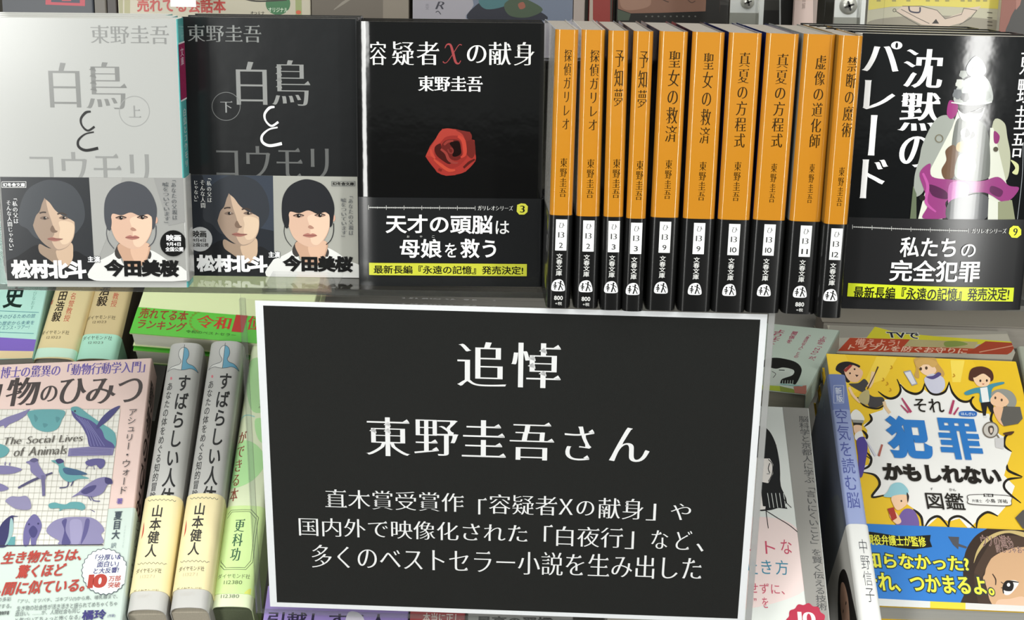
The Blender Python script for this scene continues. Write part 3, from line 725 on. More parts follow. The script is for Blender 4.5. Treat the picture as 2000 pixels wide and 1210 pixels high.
# ------------------------------------------------------------------ the ten orange spines
SP = [(0.0194, 0.8207, 0.0124, 2.136, -0.5385), (0.0345, 0.8212, 0.0128, 0.854, -0.0909), (0.0494, 0.8174, 0.0107, 0.86, 0.1762), (0.0612, 0.8158, 0.0106, 0.72, -0.3173), (0.0746, 0.8192, 0.0153, 0.994, -0.5748), (0.0922, 0.8181, 0.0172, 0.598, -0.5159), (0.1109, 0.8175, 0.0175, 0.848, -0.7628), (0.1299, 0.8175, 0.0175, 0.899, -1.0473), (0.1497, 0.8163, 0.0172, 1.179, -1.0068), (0.1672, 0.8083, 0.0125, 0.055, -0.8353)]
TT = [('探偵ガリレオ', (1097, 96, 1117, 252), (1092, 308, 1108, 384), '2', '800', '#c9c6bf'), ('探偵ガリレオ', (1148, 97, 1171, 254), (1144.5, 310, 1161, 386), '2', '800', '#c9c6bf'),
      ('予知夢', (1198, 98, 1219, 207), (1195, 310, 1212, 386), '3', '', '#2c2b2c'), ('予知夢', (1244, 100, 1267, 210), (1240, 313, 1257, 390), '3', '', '#2c2b2c'),
      ('聖女の救済', (1298, 98, 1330, 277), (1296, 311.5, 1313, 388), '9', '', '#23233a'), ('聖女の救済', (1365, 102, 1395, 280), (1362, 315, 1380, 391), '9', '', '#2a1f2c'),
      ('真夏の方程式', (1432, 101.5, 1466, 288), (1429.5, 315, 1448, 392), '10', '', '#1d2350'), ('真夏の方程式', (1504, 104, 1541, 288), (1500.5, 318, 1518, 395), '10', '', '#1d2350'),
      ('虚像の道化師', (1579, 107, 1615, 289), (1575, 319, 1591.5, 396), '11', '880', '#8f918a'), ('禁断の魔術', (1642, 110, 1675, 268), (1632.5, 325.5, 1650, 402), '12', '', '#8b6a2c')]
JY = [420, 422, 423, 426.5, 424.5, 427, 429, 430, 432.5, 438]
LB = ['orange spine paperback numbered 2, leftmost of the ten beside the rose book', 'orange spine paperback numbered 2, second of the ten orange spines from the left',
      'slim orange spine paperback numbered 3, third of the ten orange spines', 'slim orange spine paperback numbered 3, fourth of the ten orange spines, set a little lower',
      'orange spine paperback numbered 9, left one of the pair numbered 9', 'orange spine paperback numbered 9, right one of the pair numbered 9',
      'orange spine paperback numbered 10, left one of the pair numbered 10', 'orange spine paperback numbered 10, right one of the pair numbered 10',
      'orange spine paperback numbered 11, priced 880, beside the last orange spine', 'slim orange spine paperback numbered 12, rightmost of the ten and leaning most']
OR = '#ae741f'
def logo(G, cu, cv, k):
    """white rounded stone with two little stick figures"""
    P = lambda *p: [(cu + x * k, cv + y * k) for x, y in p]
    G.poly_uv(smooth(P((-3.6, -3.0), (0, -3.5), (3.4, -3.2), (3.8, -1.6), (3.0, 1.4), (2.0, 2.9), (0.2, 3.4), (-2.2, 2.6), (-3.6, 0.4))), '#e4e4e1')
    def st(pts, w):
        for a, b in zip(pts, pts[1:]):
            dx, dy = b[0] - a[0], b[1] - a[1]; l = math.hypot(dx, dy); nx, ny = -dy / l * w / 2, dx / l * w / 2
            G.poly_uv(P((a[0] + nx, a[1] + ny), (b[0] + nx, b[1] + ny), (b[0] - nx, b[1] - ny), (a[0] - nx, a[1] - ny)), '#161616')
    G.poly_uv(P(*ring_pts(1.3, 2.1, 0.55, None, 10)), '#161616')
    st([(1.2, 1.7), (1.1, 0.0), (0.6, -1.6), (0.2, -2.9)], 0.75); st([(1.1, 0.0), (1.9, -1.4), (2.6, -2.9)], 0.5); st([(-0.4, 1.6), (1.1, 1.1), (2.4, 0.4), (2.9, -0.4)], 0.42)
    G.poly_uv(P(*ring_pts(-1.7, 1.3, 0.5, None, 10)), '#161616')
    st([(-1.8, 1.0), (-1.9, -2.6)], 0.5); st([(-3.0, -0.2), (-1.8, 0.3), (-0.8, -0.6)], 0.45); st([(-2.8, -1.2), (-1.8, -0.7), (-1.0, -1.3)], 0.42)
for i, (X, Y, w, yaw, roll) in enumerate(SP):
    o, u, v = pose(X, Y, yaw, roll)
    t, tb, ab, num, yen, sidec = TT[i]
    B = SpineBook('paperback', LB[i], o, u, v, w, 0.152, 0.105, OR, sidec, sidec, rough=0.08, group='ten orange spine paperbacks', rnd=0.0026, pages='#968f86')
    F = B.front
    F.text(t, tb, '#2a1d08', 'min', True); F.text('東野圭吾', ab, '#2a1d08', 'min', True)
    if i < 2:
        sd = B.side(); rnd = random.Random(4)
        for k in range(16):
            a, c = 0.095 + rnd.uniform(-0.02, 0.004), rnd.uniform(0.06, 0.13)
            pts = smooth([(a, c), (a + 0.004, c + 0.004), (a + 0.002, c + 0.010)], 4, False)
            for p, q2 in zip(pts, pts[1:]): sd.poly_uv([(p[0], p[1]), (q2[0], q2[1]), (q2[0] + 0.0003, q2[1]), (p[0] + 0.0003, p[1])], '#77756f')
    xc = tb[0] + tb[2]; vt = B.vat(xc / 2, JY[i])
    G = B.band(vt, '#0e0e0e', '#0e0e0e', rough=0.24)
    c = w / 2 + 0.0003
    G.poly_uv([(c - 0.0031, vt - 0.0195), (c + 0.0031, vt - 0.0195), (c + 0.0031, vt - 0.0022), (c - 0.0031, vt - 0.0022)], '#dcdddb')
    G.text_uv('ひ', (c - 0.0015, vt - 0.0070, c + 0.0017, vt - 0.0040), '#505050', 'min')
    G.text_uv('13', (c - 0.0017, vt - 0.0123, c + 0.0017, vt - 0.0092), '#404040', 'min')
    ww = 0.0011 if len(num) == 1 else 0.0018
    G.text_uv(num, (c - ww, vt - 0.0180, c + ww, vt - 0.0151), '#303030', 'med')
    cl = c - 0.0006
    G.text_uv('文春文庫', (cl - 0.0017, vt - 0.0337, cl + 0.0017, vt - 0.0212), '#cfcfcc', 'med', True)
    logo(G, cl - 0.0001, vt - 0.0390, 0.00098)
    if yen:
        G.text_uv(yen, (cl - 0.0022, vt - 0.0474, cl + 0.0026, vt - 0.0450), '#cfcfcc', 'bold'); G.text_uv('+税', (cl - 0.0015, vt - 0.0503, cl + 0.0022, vt - 0.0484), '#bdbdba', 'med')
    if i == 0:
        sd = B.side(True)
        sd.poly_uv(ring_pts(0.0975, 0.0465, 0.004, 0.0042, 16), '#b9c13c'); sd.poly_uv([(0.086, 0.010), (0.1005, 0.009), (0.1005, 0.017), (0.086, 0.018)], '#a9b13a')
        sd.text_uv('の', (0.0935, 0.030, 0.101, 0.040), '#d8d8d5', 'bold')
    B.done()

# ------------------------------------------------------------------ the black notice in its clear holder
def sign():
    k = 0.965; u, v = axes(-2.2385, -6.7274, -0.1041); o = Vector((-0.1492 * k, 0.8858 * k, ZC - 0.4101 * k)); w, h = 0.297 * k, 0.2048 * k
    mw = frame_mw(o, u, v)
    e = bpy.data.objects.new('sign_holder', None); COL.objects.link(e); e.matrix_world = mw
    tag(e, 'clear acrylic sign holder hung from the shelf edge around the black notice', 'sign holder')
    ac = acrylic('holder_acrylic', (0.998, 0.999, 0.999), 0.7, 0.02); ed = acrylic('holder_edge', (0.75, 0.76, 0.78), 1.5, 0.35, 0.5)
    L, R, Bt, Tp = -0.0085, w + 0.0040, -0.0045, h + 0.0012
    b = MB(); b.box(L, R, -0.0028, -0.0010, Bt, Tp, ac); b.build('front_panel', e)
    b = MB(); b.box(L, R, 0.0010, 0.0028, Bt, Tp + 0.002, ac); b.build('back_panel', e)
    b = MB(); b.box(R - 0.0034, R, -0.0009, 0.0009, Bt, Tp, ed); b.build('edge_strip', e)
    b = MB(); b.box(L, L + 0.003, -0.0009, 0.0009, Bt, Tp, acrylic('holder_edge_left', (0.93, 0.95, 0.94), 1.2, 0.25, 0.04)); b.build('edge_strip', e)
    b = MB(); b.box(L + 0.003, R - 0.0034, -0.0009, 0.0009, Bt, Bt + 0.0022, acrylic('holder_edge_left')); b.build('edge_strip', e)
    b = MB(); b.box(0.004, 0.045, 0.001, 0.0028, Tp + 0.002, Tp + 0.0048, ac); b.box(0.004, 0.045, 0.0028, 0.034, Tp + 0.0030, Tp + 0.0048, ac); b.build('hook', e)
    p = MB(); p.box(0, w, -0.00012, 0.00012, 0, h, paint('#d8dadc', 0.5, 'paper'))
    F = Surf(p, o, u, v, w, h, lambda a, c, off: (a, -0.00012 - off, c), 0.5)
    F.poly([(514, 596), (1485, 623.5), (1440.5, 1207), (541, 1175)], paint('#1b1c1b', 0.5, 'paper'))
    wh = '#e2e3e3'
    for ch, bx in (('追', (893, 666, 991, 755)), ('悼', (998, 668, 1097, 758)), ('東', (713, 813, 802, 891)), ('野', (808.5, 818, 895.5, 890)), ('圭', (902, 818.6, 989, 893)), ('吾', (995, 822, 1083.5, 899)), ('さ', (1101.5, 831, 1161.5, 899)), ('ん', (1189, 833, 1271, 902))):
        F.text(ch, bx, wh, 'min')
    F.text('直木賞受賞作', (634.5, 954, 906, 999), wh, 'minl'); F.text('「', (934, 971, 951, 1004), wh, 'minl'); F.text('容疑者', (954.5, 964, 1089, 1006), wh, 'minl'); F.text('X', (1091, 973, 1119.5, 1004.5), wh, 'minl')
    F.text('の', (1125.5, 977, 1161, 1006), wh, 'minl'); F.text('献身', (1168, 971, 1258, 1014), wh, 'minl'); F.text('」', (1261, 982, 1282, 1015.5), wh, 'minl'); F.text('や', (1309, 982, 1350.5, 1015), wh, 'minl')
    F.text('国内外で映像化された', (583, 1009, 1031, 1059), wh, 'minl'); F.text('「', (1062, 1023, 1080, 1057), wh, 'minl'); F.text('白夜行', (1086, 1026, 1218, 1069), wh, 'minl'); F.text('」', (1220, 1036, 1239, 1071), wh, 'minl')
    F.text('な', (1271, 1034, 1306, 1071), wh, 'minl'); F.text('ど', (1319, 1035, 1353, 1073), wh, 'minl'); F.text('、', (1359, 1060, 1375, 1076), wh, 'minl')
    F.text('多くのベストセラー小説を生み出した', (607.5, 1062, 1373.5, 1132), wh, 'minl')
    t = tag(p.build('paper_notice', None, mw), 'black paper notice with white Japanese lettering and a white border, inside the clear holder', 'notice')
sign()

# ------------------------------------------------------------------ lower rows: reclined books
def at_br(p, lean, bl, br, tr, w):
    """pose of a reclined face from its lower right corner; the left part may lie outside the picture"""
    u0, v0 = axes(0, lean, 0); n = u0.cross(v0); p = Vector(p)
    L, R, T = hit(*bl, p, n), hit(*br, p, n), hit(*tr, p, n)
    v = (T - R).normalized(); u = (R - L).normalized(); u = (u - v * u.dot(v)).normalized(); v = (u.cross(v)).cross(u)
    return R - u * w, u, v, (T - R).dot(v)
K1 = mp(0, 560, 3.3333); K2 = mp(0, 850, 3.3333); AN = mp(0, 780, 4.032)

def animals_book():
    w = 0.146
    o, u, v, h = at_br(PL, LEAN, (56, 1212), (236, 1217), (297, 699), w)
    B = FaceBook('hardback', 'pale pink animal picture book with purple top line, front row at far left', o, u, v, w, h, 0.022, '#ccb3ab', '#bfa59d', rough=0.34, jkind='print', pg=0.85)
    F = B.front; F.tilt = False
    pu, tl_, dk = '#3e3970', '#4f888b', '#2a2457'; lv_ = '#6a648b'
    F.text('ド博士の驚異の「動物行動学入門」', (-12, 709, 283, 733), '#57468f', 'minb')
    br = '#2f2220'
    F.text('動', (-62, 738, 3, 792), br, 'minb'); F.text('物', (12, 737, 77, 792), br, 'minb'); F.text('の', (79.5, 753, 112, 784), br, 'minb'); F.text('ひ', (115.5, 739, 169, 788), br, 'minb'); F.text('み', (169.5, 739, 227, 788), br, 'minb'); F.text('つ', (229.5, 739, 278, 785), br, 'minb')
    panel = [(-90, 800), (235, 799), (203, 1067), (-130, 1068)]
    vb = B.vat(210, 994.5)
    G = B.band(vb, '#b3c0b8', '#abb8b0', 0.0, 0.34); G.tilt = False
    def grid(S_):
        S_.poly(panel, '#c9c7bf')
        for i in range(32):
            t = i / 31; a = (-90 + 325 * t, 800 - t); b_ = (-130 + 333 * t, 1068 - t); S_.stroke([a, b_], 0.7, '#a19e93', False)
        for j in range(24):
            t = j / 23; y = 800 + 268 * t; S_.stroke([(-92 - 38 * t, y), (235 - 32 * t, y - 1)], 0.7, '#a19e93', False)
    def creatures(S_):
        q = AN
        S_.poly(q((-60, 210), (0, 170), (60, 140), (150, 110), (240, 75), (200, 130), (150, 165), (70, 200), (40, 230), (30, 205), (-60, 240)), lv_)
        S_.poly(smooth(q((235, 92), (240, 170), (280, 230), (370, 258), (450, 235), (485, 170), (500, 88))), tl_); S_.poly(smooth(q((270, 120), (300, 150), (280, 180))), '#40767a'); S_.poly(smooth(q((440, 140), (475, 150), (450, 185))), '#40767a'); S_.poly(smooth(q((340, 190), (380, 200), (350, 225))), '#40767a')
        S_.poly(smooth(q((560, 70), (620, 62), (700, 120), (800, 190), (880, 240), (912, 290), (895, 390), (720, 380), (690, 290), (640, 200), (580, 130))), tl_)
        S_.poly(smooth(q((565, 90), (620, 130), (720, 170), (800, 240), (830, 310), (890, 350), (890, 392), (720, 382), (685, 290), (640, 205), (580, 140))), pu)
        for k in range(5): S_.stroke(q((600 + 22 * k, 130 + 10 * k), (680 + 22 * k, 230 + 14 * k), (720 + 26 * k, 370)), 1.2, '#666493')
        S_.poly(smooth(q((760, 220), (800, 150), (870, 85), (945, 52), (920, 95), (860, 160), (800, 210), (770, 235))), '#302c63'); S_.ell(*q((592, 95))[0], 2, 2, '#181530')
        S_.poly(q((545, 388), (700, 375), (900, 385), (888, 442), (535, 450)), lv_)
        for k in range(4): S_.stroke(q((560, 400 + 12 * k), (720, 392 + 13 * k), (880, 398 + 12 * k)), 1, '#4d4778')
        S_.poly(smooth(q((-20, 360), (30, 362), (75, 400), (40, 450), (-20, 455))), tl_)
        S_.poly(smooth(q((-30, 530), (50, 525), (120, 535), (175, 555), (110, 585), (20, 592), (-30, 580))), lv_); S_.stroke(q((40, 520), (45, 495)), 2, lv_); S_.stroke(q((75, 522), (80, 500)), 2, lv_)
        S_.poly(smooth(q((-20, 665), (30, 675), (70, 705), (20, 725), (-20, 720))), lv_)
        S_.stroke(q((145, 700), (260, 640), (415, 580)), [4, 5, 3], '#3f3b5d')
        S_.poly(smooth(q((205, 497), (235, 485), (255, 468), (290, 470), (310, 520), (340, 570), (365, 610), (345, 640), (290, 610), (245, 570), (238, 520))), lv_); S_.poly(smooth(q((235, 485), (270, 465), (305, 480), (270, 500))), '#48436a'); S_.poly(q((325, 600), (355, 600), (358, 760), (335, 765)), '#595478')
        S_.poly(smooth(q((405, 487), (440, 480), (470, 470), (500, 490), (510, 530), (560, 545), (620, 560), (690, 590), (640, 600), (705, 625), (620, 630), (550, 655), (490, 620), (465, 570), (460, 520))), tl_)
        S_.poly(smooth(q((500, 545), (580, 550), (690, 590), (600, 600), (520, 590))), '#2c4b6b'); S_.poly(smooth(q((440, 480), (480, 470), (505, 495), (460, 510))), dk)
        S_.stroke(q((540, 650), (530, 690), (470, 700)), 2, '#2c2b59'); S_.stroke(q((580, 645), (560, 685)), 2, '#2c2b59')
        S_.poly(smooth(q((680, 490), (740, 470), (820, 475), (825, 520), (790, 550), (760, 520), (720, 530), (680, 515))), '#4b4578')
        for a, b_ in (((700, 520), (680, 550)), ((740, 530), (745, 555)), ((790, 540), (800, 550)), ((700, 480), (690, 470))): S_.stroke(q(a, b_), 1.2, '#3e396b')
        S_.poly(smooth(q((565, 775), (620, 735), (680, 680), (760, 630), (830, 615), (880, 635), (887, 668), (850, 675), (810, 740), (740, 770), (680, 765), (630, 755))), lv_); S_.poly(smooth(q((640, 730), (700, 690), (760, 680), (740, 720), (680, 750))), '#383364'); S_.poly(smooth(q((830, 620), (878, 630), (885, 665), (835, 665))), dk)
        S_.stroke(q((720, 765), (740, 800), (790, 805)), 1.8, '#3e396b'); S_.stroke(q((700, 768), (720, 800)), 1.8, '#3e396b')
        S_.poly(smooth(q((45, 800), (90, 768), (150, 770), (210, 765), (243, 810), (238, 868), (150, 870), (100, 850), (60, 820))), '#797493')
        S_.poly(smooth(q((385, 830), (430, 815), (470, 825), (520, 830), (560, 812), (640, 815), (675, 850), (650, 880), (600, 865), (500, 868), (470, 885), (470, 860), (400, 862))), tl_); S_.stroke(q((710, 870), (750, 890)), 1.6, '#4f4b70')
    def feet(S_):
        q = AN
        S_.poly(smooth(q((-20, 1160), (-10, 1050), (20, 980), (75, 930), (105, 925), (110, 980), (100, 1060), (60, 1160))), '#242150'); S_.poly(smooth(q((85, 950), (105, 960), (108, 1040), (80, 1120), (40, 1160), (70, 1080))), '#85a3a2'); S_.stroke(q((95, 925), (145, 928)), [3, 1], '#242150'); S_.poly(q((60, 1150), (90, 1090), (125, 1085), (120, 1160)), tl_)
        S_.poly(smooth(q((190, 1155), (188, 1060), (210, 980), (260, 915), (300, 925), (332, 990), (320, 1050), (290, 1120), (285, 1155), (250, 1155), (245, 1090), (225, 1155))), '#5b5583'); S_.poly(smooth(q((230, 1040), (265, 1000), (300, 1040), (280, 1090), (250, 1090))), '#343062'); S_.ell(*q((232, 990))[0], 2, 2, '#242150'); S_.ell(*q((305, 985))[0], 2, 2, '#242150')
        S_.poly(smooth(q((368, 1035), (420, 970), (500, 940), (600, 932), (720, 938), (790, 980), (825, 1035), (800, 1070), (798, 1145), (480, 1148), (470, 1120), (400, 1080))), '#767193')
        S_.poly(smooth(q((490, 970), (530, 950), (520, 1040), (560, 1140), (490, 1148), (510, 1040))), '#423d6e'); S_.poly(smooth(q((680, 950), (710, 960), (690, 1060), (640, 1148), (660, 1040))), '#4b4675'); S_.poly(smooth(q((560, 960), (640, 960), (650, 1060), (620, 1146), (570, 1146), (555, 1050))), '#8681a1')
        S_.stroke(q((-60, 1160), (300, 1155), (815, 1150)), 1.8, '#242332')
    grid(F); creatures(F); grid(G); feet(G)
    F.text('The Social Lives', (9, 851, 162, 866), '#4b4740', 'min', slant=0.12); F.text('of Animals', (28.5, 873, 131, 890), '#4b4740', 'min', slant=0.12)
    F.text('アシュリー・ウォード', (232, 800, 268, 966), '#3a3436', 'goth', True); F.text('著', (228, 974, 240, 985), '#57468f', 'bold')
    G.text('夏目大', (217.5, 1000, 241, 1055), '#2e3a44', 'bold', True); G.text('訳', (217.5, 1061.5, 228, 1071.5), '#4b5a66', 'goth'); G.text('ダイヤモンド社', (239, 1028, 247, 1071), '#8b9a98', 'light', True)
    rd = '#9c3328'
    G.text('生き物たちは、', (4.5, 1076, 160, 1100), rd, 'heavy', slant=0.2); G.text('驚くほど', (33, 1103, 130, 1129), rd, 'heavy', slant=0.2); G.text('、', (-4, 1152, 3, 1160), rd, 'heavy'); G.text('間に似ている。', (6, 1134, 166, 1161), rd, 'heavy', slant=0.2)
    G.poly(ring_pts(205.5, 1118, 45, None, 132, 0.028, 26), '#3b4650'); G.poly(ring_pts(205.5, 1118, 43.6, None, 132, 0.028, 26), '#c9cecb')
    nv = '#2f2b68'
    G.text('「分厚い&', (187, 1084, 237, 1096), nv, 'bold', slant=0.1); G.text('面白い」', (191, 1097, 233, 1109), nv, 'bold', slant=0.1); G.text('と大反響!', (184, 1110, 233, 1121.5), nv, 'bold', slant=0.1)
    G.text('10', (173, 1123, 210, 1150), rd, 'fat'); G.text('万部', (213, 1126, 237, 1137), rd, 'bold'); G.text('突破', (212, 1138.5, 236, 1149.5), rd, 'bold')
    gy = '#565e5e'
    G.text('「アリ、ミツバチ、ゴキブリ(!)から鳥、哺乳類まで、', (37, 1167, 230, 1176.5), gy, 'goth'); G.text('生き物の社会性が活き活きと語られてめちゃくちゃ', (34.5, 1180, 229, 1190), gy, 'goth'); G.text('面白い。……が、人間社会も同じ', (31.5, 1192.5, 157, 1202), gy, 'goth')
    G.text('と気づいてちょっと怖くなる」', (31, 1205, 157, 1214.5), gy, 'goth'); G.text('橘玲', (161, 1192.5, 208.5, 1212), nv, 'heavy'); G.text('(作家)', (211, 1201, 226, 1208), nv, 'goth')
    G.text('の多彩', (-3, 1168, 23, 1176.5), gy, 'goth'); G.text('対する。', (-6, 1181, 24, 1190), gy, 'goth'); G.text('点動物学者', (-6, 1195, 19, 1203), '#2c3030', 'bold')
    sd = B.side(); hh = B.h
    sd.text_uv('動物のひみつ', (0.004, hh * 0.30, 0.018, hh * 0.93), br, 'bold', True)
    sd2 = B.side(True); sd2.text_uv('アシュリー・ウォード', (0.007, hh * 0.12, 0.015, hh * 0.40), '#2f2220', 'goth', True)
    B.done()
animals_book()

def bust(F):
    q = K1
    hl = [(1202, 405), (1186, 410), (1172, 425), (1166, 445), (1168, 465), (1176, 482), (1182, 492), (1180, 505), (1168, 517), (1140, 524), (1115, 532), (1098, 545), (1092, 553), (1112, 546), (1135, 543), (1158, 550), (1184, 554)]
    hr = [(1202, 405), (1218, 412), (1229, 426), (1233, 447), (1230, 466), (1222, 482), (1217, 492), (1220, 504), (1232, 514), (1256, 521), (1275, 533), (1288, 550), (1265, 545), (1240, 542), (1212, 550), (1184, 554)]
    F.poly(q(*hl), '#c9c9c5'); F.poly(q(*hr), '#5e97b0')
    for h in (hl, hr): F.stroke(q(*h), 0.9, '#41474a')
    F.stroke(q((1205, 388), (1184, 554)), 0.9, '#33393c', False)
def body_book():
    u, v = axes(0.673, LEAN, 1.6388); o = Vector((-0.2358, 0.8688, ZC - 0.4073))
    B = SpineBook('hardback', 'grey white spine with half blue bust and cream band, nearest the pink book', o, u, v, 0.0241, 0.2166, 0.10, '#b2b1ad', '#9f9d98', '#9f9d98', rough=0.4, group='pair of grey white spines', rnd=0.005, bulge=0.0022, jkind='print', pages='#b5ad9c')
    F = B.front; F.tilt = False; bust(F)
    F.text('すばらしい人体', (310, 736, 375, 994), '#171717', 'bold', True)
    F.text('あなたの体をめぐる知的冒険', (291, 750, 339, 981), '#3a3a3a', 'med', True); F.ell(335, 741.5, 2, 3, '#c9707a')
    vt, vb = B.vat(315, 971), B.vat(280, 1157)
    G = B.band(vt, '#dccfa2', '#cfc296', vb, 0.4); G.tilt = False
    for (xa, ya, xb) in ((284, 980, 347), (263, 1103.5, 327)):
        G.stroke([(xa + (xb - xa) * i / 40, ya + 1.6 * math.sin(i / 40 * 2 * math.pi * 8)) for i in range(41)], 0.9, '#4b5148', False)
    G.text('山本健人', (283, 990, 322, 1092), '#26241e', 'bold', True)
    G.text('ダイヤモンド社', (266.5, 1113, 316.5, 1122.5), '#4a473e', 'med'); G.text('113271', (275, 1126.3, 303, 1132.6), '#b7a887', 'goth')
    G.text('ダイヤモンド社', (260.5, 1153.5, 311, 1163), '#4a473e', 'goth')
    G.poly(smooth([(262, 1010), (279, 1014), (282, 1034), (276, 1054), (256, 1070)]), '#b83f36'); G.poly([(252, 1110), (259, 1110), (256, 1132), (249, 1132)], '#b83f36'); G.ell(252, 1140, 3, 3, '#b83f36')
    F.text('113271', (270, 1164, 296, 1170), '#b5b2ab', 'goth')
    B.done()
    u2, v2 = axes(0.3704, LEAN, 1.2743)
    copy_tree(B.root, 'grey white spine with half blue bust and cream band, beside the pale green book', frame_mw(Vector((-0.2091, 0.8691, ZC - 0.4055)), u2, v2))
body_book()

def green_book():
    u, v = axes(-0.4665, LEAN, 0.8928); k = 1.174; o = Vector((-0.1597 * k + 0.0013, 0.7521 * k, ZC - 0.3495 * k))
    B = SpineBook('hardback', 'pale green spine with brown title, half behind the clear sign holder', o, u, v, 0.0258, 0.19 * k, 0.035, '#d3dfb9', '#c3cfa6', '#b7c89b', rough=0.4, rnd=0.004, bulge=0.0016, jkind='print', pages='#5f6650')
    F = B.front; F.tilt = False
    F.blob([(452, 890), (470, 862), (500, 870), (520, 900), (500, 935), (470, 952), (446, 950), (440, 920)], '#a9d896'); F.blob([(480, 720), (505, 700), (530, 730), (520, 800), (490, 800)], '#a5d192'); F.blob([(500, 820), (540, 830), (530, 870), (505, 860)], '#a9d896')
    F.stroke([(462, 822), (480, 812), (498, 816)], 2, '#8fc6c0'); F.text('人治', (505, 772, 517, 800), '#4a5a3c', 'min', True)
    F.text('ができる本', (447, 843, 484, 980), '#84402c', 'minb', True)
    G = B.band(B.vat(445, 990), '#c3dd96', '#b5cf88', B.vat(425, 1161), 0.4); G.tilt = False
    def octo(e):
        p = [(452, 998), (492, 998), (506, 1012), (503, 1030), (494, 1100), (481, 1115), (438, 1115), (427, 1102), (425, 1086), (437, 1014)]
        cx, cy = 466, 1056; return [(cx + (x - cx) * e, cy + (y - cy) * (0.5 + e / 2) if e < 1 else y) for x, y in p]
    for e in (1.0, 0.88):
        P = octo(e); G.poly(P, '#46563c', [[(466 + (x - 466) * 0.97, 1056 + (y - 1056) * 0.985) for x, y in P]])
    G.text('更科功', (448.5, 1016, 481, 1098), '#2f5a3a', 'minb', True)
    G.text('ダイヤモンド社', (426, 1123, 489, 1132), '#55643f', 'goth'); G.text('112380', (438, 1136.3, 473.5, 1143.5), '#55643f', 'goth'); F.text('112380', (432, 1162.6, 467.5, 1169.5), '#5d6a50', 'goth')
    G.blob([(478, 1160), (492, 1150), (492, 1175), (480, 1172)], '#d0d66a')
    B.done()
green_book()

# back row at the left
def fumi():
    p = hit(66, 689, Vector((0, 1.065, 0)), Vector((0, -1, 0)))
    o, u, v, h = at_br(p, LEAN, (-42, 696), (64, 699), (87, 590), 0.141)
    B = FaceBook('paperback', 'teal cover with one big black character and a purple foot, back row at far left', o, u, v, 0.141, 0.20, 0.02, '#9fc6ba', '#8fb5aa', rough=0.36, jkind='print')
    F = B.front; F.tilt = False
    F.text('史', (9, 556, 47.5, 601), '#12241f', 'heavy')
    for t, bx in (('生きのびるための旅', (-12, 613.5, 69, 621.5)), ('の歴史から未来を', (-4, 626.5, 67, 634.5)), ('サイエンス・ツアー!', (-10, 635.5, 57, 643))): F.text(t, bx, '#2d6076', 'goth', slant=0.1)
    F.stroke([(-20, 606), (76, 610)], 1, '#3f7a86', False); F.stroke([(-20, 648), (66, 651)], 1, '#3f7a86', False); F.text('学びなおす', (63, 560, 70, 604), '#59877c', 'light', True)
    F.poly([(-60, 655), (90, 664), (90, 686), (-60, 684)], '#7059a8'); F.poly([(-60, 684), (90, 686), (90, 700), (-60, 700)], '#c9b58c')
    B.done()
fumi()
def beige():
    p = hit(147, 692, Vector((0, 1.065, 0)), Vector((0, -1, 0)))
    for i, (bl, br, tl) in enumerate((((63, 701), (145, 703), (87, 590)), ((147, 703), (224, 704), (170, 578)))):
        o, u, v, w, h = pose3(p, LEAN, bl, br, tl)
        B = SpineBook('paperback', ['beige spine with red and black lettering beside the teal cover, back row', 'beige spine with a teal foot, beside the green banded pile, back row'][i], o, u, v, w, 0.20, 0.03, ['#c6b68a', '#bcaa80'][i], ['#b3a47c', '#5c4a36'][i], ['#a8996f', '#3a3228'][i], rough=0.42, group='pair of beige spines', rnd=0.004, bulge=0.0018, jkind='print')
        F = B.front; F.tilt = False
        if i == 0:
            F.text('田浩毅', (99, 571, 135.5, 631), '#2a2118', 'bold', True); F.text('名誉教授', (124, 574, 152, 631), '#b04a3c', 'goth', True); F.text('著', (95, 585, 104, 594), '#b04a3c', 'goth')
            F.text('ダイヤモンド社', (81, 647.3, 136.5, 655.4), '#4a4030', 'goth'); F.text('121023', (91.5, 659, 119.5, 663.8), '#6a5c44', 'goth')
            F.poly([(50, 680), (150, 683), (150, 700), (50, 700)], '#b3d0bd')
        else:
            F.text('浩毅', (187, 560, 219, 600.5), '#2a2118', 'bold', True); F.text('教授', (216, 574, 234, 602), '#b04a3c', 'goth', True)
            F.text('ダイヤモンド社', (169.5, 618, 226.5, 626), '#4a4030', 'goth'); F.text('121023', (181.5, 629, 208.5, 633.7), '#6a5c44', 'goth')
            G = B.band(B.vat(190, 655), '#9fcdb8', '#86b09c', 0, 0.4); G.tilt = False; G.text('ダイヤモンド社', (162, 658.8, 220, 666.8), '#3c4a40', 'goth'); G.text('121023', (173.5, 670.3, 202.5, 674.8), '#5a6a5c', 'goth')
        B.done()
beige()
